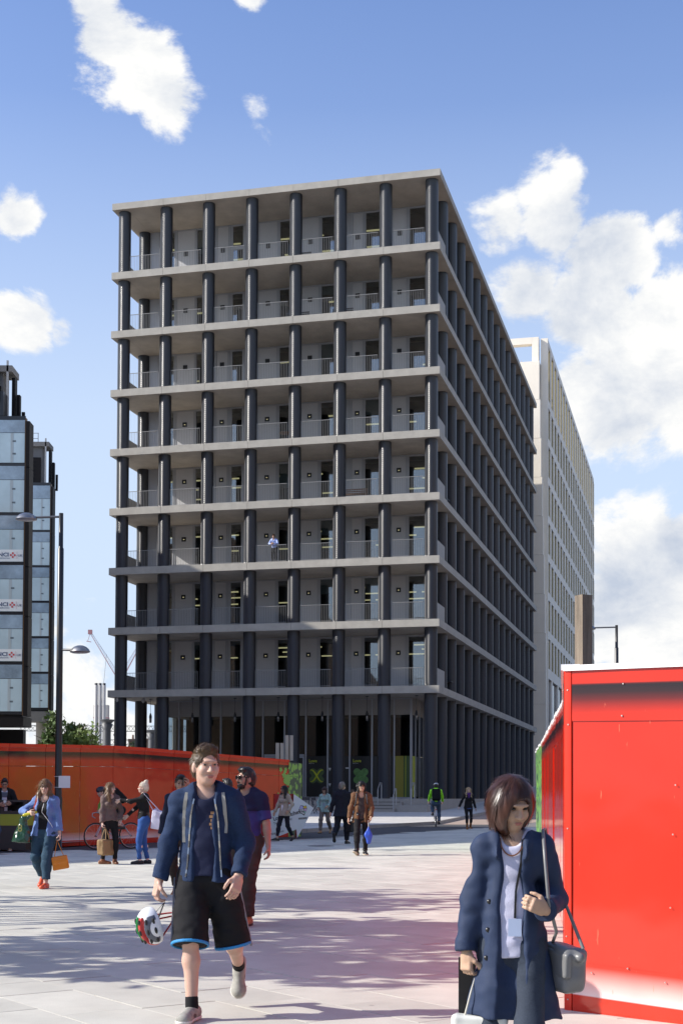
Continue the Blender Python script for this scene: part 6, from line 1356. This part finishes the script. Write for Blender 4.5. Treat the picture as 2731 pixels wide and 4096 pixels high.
def bicycle(x, y, face, label, frame_c, z=None, lamp=False, r=.34):
    e = empty('bicycle', (x, y, gz(y) if z is None else z), math.radians(face), label, 'bicycle')        # faces +y
    B = .50; 
    for nm, yy in (('front_wheel', B), ('rear_wheel', -B)):
        m = MB(); m.tube([(0, yy + (r - .015) * math.cos(a), r + (r - .015) * math.sin(a)) for a in [k * math.pi / 14 for k in range(29)]], .0165, 6, caps=False); o = m.build(nm, rub_b, e); s = MB()
        s.tube([(0, yy + (r - .04) * math.cos(a), r + (r - .04) * math.sin(a)) for a in [k * math.pi / 12 for k in range(25)]], .009, 5, caps=False)
        for k in range(14): a = k * math.pi / 7; s.bar((0, yy, r), (0, yy + (r - .04) * math.cos(a), r + (r - .04) * math.sin(a)), .003)
        s.lathe([(.02, -.04), (.02, .04)], 8); s.v[-16:] = [(v[2], yy + v[0], r + v[1]) for v in s.v[-16:]]; s.build('rim', metal_s, o)
    f = MB(); bb = (0, -.06, .29); st = (0, -.17, .80); hd0, hd1 = (0, .36, .62), (0, .32, .82)
    f.tube([bb, st], .017).tube([bb, hd0], .019).tube([(0, -.155, .74), hd1], .017).tube([hd0, hd1], .02)
    for s_ in (-.035, .035): f.tube([bb, (s_, -B, r)], .009).tube([(0, -.16, .76), (s_, -B, r)], .008).tube([hd0, (s_, .40, .52), (s_, B, r)], .010)
    f.build('frame', frame_c, e); hb = MB(); hb.tube([(0, .32, .82), (0, .33, .92), (0, .40, .93)], .013)
    if lamp: hb.tube([(-.29, .33, .96), (-.1, .40, .95), (.1, .40, .95), (.29, .33, .96)], .013)
    else:
        hb.tube([(-.2, .40, .93), (.2, .40, .93)], .013)
        for s_ in (-.2, .2): hb.tube([(s_, .40, .93), (s_, .49, .91), (s_, .50, .83), (s_, .41, .79)], .013)
    hb.build('handlebar', rub_b if lamp else mat('bar_tape', (.4, .4, .4), .6), e); sd = Sdf().ell((0, -.16, .89), (.065, .12, .03)).cone((0, -.1, .89), (0, .03, .885), .04, .018, .03); put(sd, 'saddle', .008, lea_b, e); MB().tube([st, (0, -.185, .88)], .014).build('seat_post', metal_s, e)
    c = MB(); c.lathe([(.09, -.004), (.09, .004)], 14); c.v = [(v[2] + .06, -.06 + v[0], .29 + v[1]) for v in c.v]; c.bar((.08, -.06, .29), (.08, -.06, .12), .015).bar((-.08, -.06, .29), (-.08, -.06, .46), .015).box(.085, .17, -.10, -.02, .10, .12).box(-.17, -.085, -.10, -.02, .45, .47); c.build('crankset', rub_b, e)
    if lamp: MB().box(-.03, .03, -.27, -.24, .66, .74).build('rear_light', mat('red_reflector', (.5, .01, .02), .25), e); MB().tube([(0, -B - (r + .02) * math.cos(a), r + (r + .02) * math.sin(a)) for a in [R(20 + 10 * k) for k in range(11)]], .02, 6).build('mudguard', mat('mudguard_silver', (.5, .52, .55), .3, metal=.4), e)
    return e
def helmet(p, m, m2):
    e = held(p, 'cycle_helmet', m2, 'helmet'); s = p.s; b = Sdf(); b.ell(p.hp((0, -.01, .045)), np.array((.098, .128, .092)) * s, p.Hm, .01).clip(p.hp((0, 0, .035)), -(p.Hm @ [0, .25, 1]))
    for x in (-.05, 0, .05): b.box(p.hp((x, -.03, .14)), np.array((.008, .09, .035)) * s, p.Hm, .005, .006, -1)
    put(b, 'shell', .0065, m, e); MB().tube([p.hp((.075, .01, .03)), p.hp((.05, .04, -.09)), p.hp((-.05, .04, -.09)), p.hp((-.075, .01, .03))], .005, 5).build('strap', rub_b, e)
def rucksack(p, label, m, sz=(.12, .05, .17), z=1.22):
    e = held(p, 'rucksack', label, 'rucksack'); c = p.tp((0, -.22, z)); b = Sdf().box(c, sz, p.T, .05, .03).box(p.tp((0, -.29, z - .07)), (.08, .01, .07), p.T, .03, .02).fold(.007, (12, 12, 12)); put(b, 'bag_body', .010, m, e); h = MB()
    for q in (1, -1): h.tube([p.tp((q * .08, -.16, 1.40)), p.tp((q * .10, -.06, 1.52)), p.tp((q * .115, .09, 1.44)), p.tp((q * .13, .13, 1.28)), p.tp((q * .16, -.02, 1.10)), p.tp((q * .11, -.15, 1.10))], .016, 6)
    h.build('strap', m, e); return e
def road_cyclist():
    bicycle(-5.77, 35.4, 128, 'pale framed road bicycle passing close to the long red hoarding', mat('pale_frame', (.45, .43, .46), .3, metal=.3))
    p = Person(-5.77, 35.4, 128, 'cyclist in green sleeves and dark helmet riding left along the red hoarding', H=1.76, h=.013, lean=48, pelvis=1.005, hands={1: (.19, .47, .96), -1: (-.19, .47, .96)}, poles={1: (1, -.2, -.6), -1: (-1, -.2, -.6)}, ankles={1: (.12, .02, .25), -1: (-.12, -.02, .58)}, nod=-34, skin_m=sk_light)
    p.T = p.T; sh = np.array([0, -.16, 0]); Person.brow = hr_dark
    for c in (p.root,): c.location = c.location + Vector((rotz(R(128)) @ sh).tolist())
    p.body(curl={1: .9, -1: .9}); p.hair(hr_dark, 'short'); p.trousers(black_c, -.004, name='cycling_shorts', to_knee=.8); p.shoes(lea_b, rub_b); p.top(cloth('green_jersey', (.20, .36, .06)), 'jersey', infl=.014, hem=.90, sleeve=.95, loose=.008); rucksack(p, 'black rucksack on the back of the cyclist passing the hoarding', black_c); helmet(p, mat('helmet_dark_blue', (.015, .02, .04), .3), 'dark blue helmet of the cyclist by the red hoarding')
road_cyclist()

def caller():
    p = Person(-2.32, 20.2, 176, 'dark haired man in navy blazer and maroon shirt talking on the phone', H=1.76, h=.010, hands={-1: (-.13, .11, 1.56), 1: (.30, -.05, .85)}, poles={-1: (-1, .3, -1), 1: (.6, -1, 0)}, ankles={1: (.10, -.2, .12), -1: (-.09, .22, .085)}, pelvis=.925, yaw=14, nod=6, skin_m=sk_tan)
    Person.brow = hr_dark; p.fp = {1: -28}; p.body(curl={-1: .9, 1: .4}, fdir={-1: (.1, .0, 1)}); p.hair(hr_dark, 'short'); p.trousers(cargo_c, .012); p.shoes(lea_br, rub_b); p.top(maroon_c, 'shirt', infl=.012, hem=.9, sleeve=0); p.top(navy_c, 'blazer', infl=.030, hem=.80, sleeve=.98, loose=.014, open_w=.02, collar=True, flare=.04)
    e = held(p, 'phone', 'black phone at the ear of the man in the navy blazer', 'phone'); w = p.hm[-1]; MB().box(w[0] - .005, w[0] + .006, w[1] - .03, w[1] + .03, w[2] - .10, w[2] + .02).build('handset', black_m, e)
caller()
def bearded():
    p = Person(-1.08, 15.9, 158, 'bearded man with sunglasses in two tone blue t-shirt and brown cargo trousers', H=1.80, wide=1.08, h=.009, hh=.0075, hands={-1: (-.30, .02, .735), 1: (.27, .10, .82)}, poles={-1: (-.6, -1, 0)}, ankles={1: (.10, -.15, .10), -1: (-.10, .16, .085)}, pelvis=.93, yaw=-34, nod=-2, skin_m=sk_tan)
    Person.brow = hr_dark; p.fp = {1: -20}; p.body(curl={-1: .55}); p.hair(hr_dark, 'short'); b = Sdf().ell(p.hp((0, .045, -.085)), np.array((.052, .055, .040)) * p.s, p.Hm).ell(p.hp((0, .088, -.048)), np.array((.03, .014, .01)) * p.s, p.Hm, .01).ell(p.hp((0, .10, -.066)), np.array((.018, .02, .008)) * p.s, p.Hm, .004, -1).fold(.003, (70, 70, 70)); put(b, 'beard', .005, hr_dark, p.root)
    for q in (1, -1): put(Sdf().cone(p.hp((q * .064, .03, .0)), p.hp((q * .058, .035, -.07)), .011, .014, .01), 'sideburn', .005, hr_dark, p.root)
    p.glasses(lens_dark, 1.1, True); p.trousers(cargo_c, .026, fold=.012); p.shoes(lea_tan, rub_b, w=1.1, high=.05)
    t = p.top(cloth('indigo_tee', (.045, .045, .17)), 'tee', infl=.024, hem=.88, sleeve=.42, loose=.018, fold=.009, flare=.01); y = p.top(cloth('navy_yoke', (.016, .018, .05)), 'yoke', infl=.027, hem=1.30, sleeve=.43, loose=.020, fold=.009, bust=False, ops=[lambda b: b.clip(p.tp((0, 0, 1.27)), (0, 0, -1))])
    MB().box(.045, .145, .142, .152, 1.19, 1.30).build('chest_pocket', cloth('violet_pocket', (.22, .05, .30)), p.root)
bearded()
def man_behind():
    p = Person(-2.2, 27.0, 60, 'dark haired man mostly hidden between the striding man and the bearded man', H=1.74, h=.013, skin_m=sk_light); Person.brow = hr_dark; p.body(); p.hair(hr_dark, 'short'); p.trousers(jean_dark, .01); p.shoes(lea_b); p.top(navy_dark, 'jacket', infl=.03, hem=.88, sleeve=1., collar=True)
man_behind()
def beige_woman():
    p = Person(-1.68, 41.3, 138, 'woman with long dark hair in a beige jacket walking past the arrow sign', H=1.68, fem=True, h=.013, pelvis=.925, hands={1: (.25, .20, .84), -1: (-.22, .06, .93)}, poles={1: (.8, -1, 0), -1: (-1, -1, 0)}, ankles={1: (.05, .27, .085), -1: (-.07, -.30, .14)}, yaw=-12, skin_m=sk_warm)
    Person.brow = hr_dark; p.fp = {-1: -30, 1: 4}; p.body(curl={1: .5, -1: .7}); p.hair(hr_dark, 'long'); p.glasses(lens_dark, 1.15, True); p.trousers(navy_dark, .004, hem=.14); p.shoes(lea_b, lea_b); p.top(white_c, 'shirt', infl=.010, hem=.95, sleeve=0, fold=.004); p.top(beige_c, 'beige_jacket', infl=.030, hem=.80, sleeve=.97, loose=.018, flare=.05, open_w=-.03, open_top=.035, collar=True)
beige_woman()
def mint_woman():
    p = Person(-.58, 49.0, 160, 'woman with sunglasses in a mint green jacket and grey trousers near the road', H=1.66, fem=True, h=.013, pelvis=.925, hands={-1: (-.20, .26, 1.0), 1: (.22, .08, .93)}, poles={-1: (-1, -.8, -.3), 1: (1, -1, 0)}, ankles={1: (.09, .20, .085), -1: (-.13, -.28, .16)}, yaw=-14, skin_m=sk_light)
    Person.brow = hr_auburn; p.fp = {-1: -32}; p.body(curl={-1: .8, 1: .5}); p.hair(hr_auburn, 'shag'); p.glasses(lens_dark, 1.2, True); p.trousers(grey_t, .014); p.shoes(lea_tan, lea_b); p.top(stripes('breton', (.6, .6, .68), (.05, .06, .2), None, .035), 'striped_top', infl=.010, hem=.95, sleeve=0, fold=.003); p.top(mint_c, 'mint_jacket', infl=.030, hem=.80, sleeve=.95, loose=.018, flare=.04, open_w=-.035, open_top=.03, collar=True)
mint_woman()
def suit_man():
    p = Person(.02, 39.5, -14, 'grey haired man in a dark suit seen from behind carrying a black bag', H=1.78, wide=1.15, h=.013, pelvis=.92, hands={1: (.26, .06, .80), -1: (-.33, .0, .84)}, poles={1: (.6, -1, 0), -1: (-.6, -1, 0)}, ankles={1: (.09, .20, .085), -1: (-.13, -.34, .26)}, yaw=-20, skin_m=sk_light)
    Person.brow = hr_grey; p.fp = {-1: -62}; p.body(curl={1: 1., -1: .4}); p.hair(hr_grey, 'grey', vol=.006); p.trousers(navy_dark, .022, fold=.008); p.shoes(lea_b, rub_b); p.top(white_c, 'shirt', infl=.012, hem=.95, sleeve=0, neck=.055, neckz=1.52, fold=.002); p.top(navy_dark, 'suit_jacket', infl=.034, hem=.79, sleeve=.98, loose=.018, flare=.05, neck=.072, collar=True)
    w = p.hm[1]; e = held(p, 'shoulder_case', 'soft black bag in the hand of the man in the dark suit', 'bag'); c = w + np.array([0, 0, -.27]); put(Sdf().box(c, (.05, .14, .11), None, .04, .03).fold(.01, (9, 9, 9)), 'bag_body', .012, black_c, e); MB().tube([c + np.array([0, -.09, .14]), w, c + np.array([0, .09, .14])], .012, 6).build('handle', black_c, e)
suit_man()
def brown_jacket_man():
    p = Person(.47, 32.8, 183, 'young man with shaggy black hair and brown jacket carrying a blue bag', H=1.76, h=.011, pelvis=.925, hands={1: (.315, .05, .76), -1: (-.215, .16, .90)}, poles={1: (.6, -1, 0), -1: (-.8, -1, 0)}, ankles={1: (.11, .22, .10), -1: (-.10, -.10, .085)}, yaw=6, nod=-4, skin_m=sk_warm)
    Person.brow = hr_dark; p.fp = {1: 18}; p.fdirs = {1: -22}; p.body(curl={1: .5, -1: .9}); p.hair(hr_dark, 'shag', vol=.004); p.trousers(black_c, .008, fold=.008); p.shoes(lea_b, mat('cream_rubber', (.5, .42, .32), .6), 'boot', high=.16, w=1.1); p.top(char_c, 'tee', infl=.016, hem=.86, sleeve=0, neck=.075, fold=.007, neckz=1.46, vneck=.03); p.top(brown_j, 'brown_jacket', infl=.034, hem=.78, sleeve=1., loose=.018, flare=.05, open_w=.02, open_top=.07, collar=True, fold=.011)
    rucksack(p, 'dark rucksack worn by the man in the brown jacket', mat('slate_nylon', (.035, .038, .045), .7)); w = p.hm[-1]; e = held(p, 'drawstring_bag', 'bright blue drawstring bag hanging from the hand of the man in brown', 'bag'); c = w + np.array([-.01, .02, -.33]); put(Sdf().cone(c + [0, 0, .19], c + [0, 0, -.02], .02, .085, .03, sq=(V3(0, 1, 0), .6)).cone(c + [0, 0, -.02], c + [.0, 0, -.17], .085, .05, .03, sq=(V3(0, 1, 0), .6)).fold(.016, (14, 14, 6)), 'bag_body', .010, mat('blue_nylon', (.03, .09, .50), .45), e); MB().tube([c + np.array([0, 0, .18]), w], .006, 5).build('cord', white_m, e)
    e = held(p, 'camera', 'small black camera hanging at the waist of the man in brown', 'camera'); MB().box(.05, .13, .17, .21, .95, 1.01).lathe([(.0, 0), (.03, .0), (.03, -.05)], 12, (.09, .25, .98)).build('camera_body', black_m, e)
brown_jacket_man()
def neon_cyclist():
    zz = gz(58.2); bicycle(3.94, 58.2, -2, 'silver bicycle with red rear light ridden away along the kerb', mat('silver_frame', (.55, .56, .58), .3, metal=.4), lamp=True)
    p = Person(3.94, 58.02, -2, 'cyclist in neon yellow green jacket and white helmet riding away along the road', H=1.80, wide=1.08, h=.014, lean=14, pelvis=1.0, hands={1: (.30, .47, .98), -1: (-.30, .47, .98)}, poles={1: (1, -.7, -.5), -1: (-1, -.7, -.5)}, ankles={1: (.13, .12, .20), -1: (-.13, .16, .55)}, nod=-8, skin_m=sk_light)
    Person.brow = hr_dark; p.body(curl={1: .9, -1: .9}); p.hair(hr_dark, 'short'); p.trousers(jean_mid, .012); p.shoes(lea_b, rub_b); p.top(hi_vis, 'neon_jacket', infl=.030, hem=.92, sleeve=.98, loose=.020, collar=True); rucksack(p, 'black rucksack with orange trim on the neon jacketed cyclist', black_c, (.13, .06, .19), 1.20); helmet(p, mat('helmet_pale', (.62, .64, .66), .3), 'white and black helmet on the neon jacketed cyclist')
neon_cyclist()
def boots_woman():
    p = Person(4.98, 54.7, 187, 'blonde woman with purple scarf, black jacket and tan suede boots crossing the road', H=1.67, fem=True, h=.014, pelvis=.93, hands={1: (.42, .06, .88), -1: (-.30, .02, .86)}, poles={1: (.5, -1, 0), -1: (-.5, -1, 0)}, ankles={1: (.08, .14, .085), -1: (-.12, -.16, .11)}, skin_m=sk_pale)
    Person.brow = hr_blonde; p.body(); p.hair(hr_blonde, 'long', vol=.006); p.trousers(black_c, -.004); p.shoes(suede_t, suede_t, 'boot', high=.55, w=1.1); p.top(black_c, 'jacket', infl=.032, hem=.88, sleeve=1., loose=.016); put(Sdf().cone(p.tp((.05, .03, 1.49)), p.tp((-.05, .05, 1.48)), .055, None, .03).cone(p.tp((0, .10, 1.46)), p.tp((0, .13, 1.34)), .05, .035, .03).fold(.01, (18, 18, 18)), 'scarf', .011, purple_c, p.root)
    put(Sdf().cone(p.tp((0, 0, .90)), p.tp((0, 0, .85)), .158, .162, 0, sq=(V3(0, 1, 0), .75), fb=True), 'shirt_hem', .012, cloth('blue_hem', (.05, .08, .22)), p.root)
boots_woman()
def coat_man():
    p = Person(5.95, 54.9, 180, 'fair haired man in a long dark coat behind the woman with the auburn bob', H=1.83, h=.014, pelvis=.93, hands={1: (.29, .02, .84)}, ankles={1: (.10, .10, .085), -1: (-.12, -.10, .095)}, skin_m=sk_light); Person.brow = hr_light; p.body(); p.hair(hr_light, 'short'); p.trousers(navy_dark, .014); p.shoes(lea_b, rub_b); p.top(shirt_b, 'shirt', infl=.012, hem=.95, sleeve=0, neck=.058, neckz=1.51, fold=.002); p.top(navy_dark, 'overcoat', infl=.036, hem=.74, sleeve=1., loose=.018, flare=.05, collar=True, open_w=-.035, open_top=.03)
coat_man()
def seated(x, y, face, label, m, hm):
    p = Person(x, y, face, label, H=1.74, h=.015, z=gz(y) + .12, pelvis=.52, lean=6, hands={1: (.16, .34, .72), -1: (-.16, .34, .72)}, ankles={1: (.12, .42, .085), -1: (-.12, .42, .085)}, skin_m=sk_light); Person.brow = hm; p.body(); p.hair(hm, 'short'); p.trousers(jean_dark, .012); p.shoes(lea_b); p.top(m, 'jacket', infl=.028, hem=.93, sleeve=1., flare=.0, collar=True)
seated(.50, 71.5, -60, 'seated dark haired person glimpsed beyond the man in the dark suit', navy_dark, hr_brown); folding_chair(.53, 71.45, R(180 - 60), 'dark folding chair under the seated person beyond the suit man')
seated(1.12, 71.8, 20, 'seated person in a pale grey top behind the man in the brown jacket', cloth('pale_grey_knit', (.30, .31, .33)), hr_dark); folding_chair(1.13, 71.75, R(200), 'dark folding chair under the seated person in pale grey')
def balcony_man():
    lx, ly = -10.43, .78; c, s = math.cos(-YAW), math.sin(-YAW); x = 5.7336 + c * lx - s * ly; y = 82.025 + s * lx + c * ly
    p = Person(x, y, 180 - math.degrees(YAW), 'man in pale blue shirt leaning on the balcony railing on the third storey', H=1.82, h=.015, z=ZT[3] + .003, lean=14, hands={1: (.08, .40, 1.12), -1: (-.08, .40, 1.14)}, poles={1: (1, -.3, -.6), -1: (-1, -.3, -.6)}, nod=8, skin_m=sk_tan)
    Person.brow = hr_brown; p.body(curl={1: .8, -1: .8}); p.hair(hr_brown, 'short'); p.trousers(black_c, .012); p.shoes(lea_b); p.top(shirt_b, 'shirt', infl=.018, hem=.95, sleeve=.96, loose=.012, collar=True)
balcony_man()
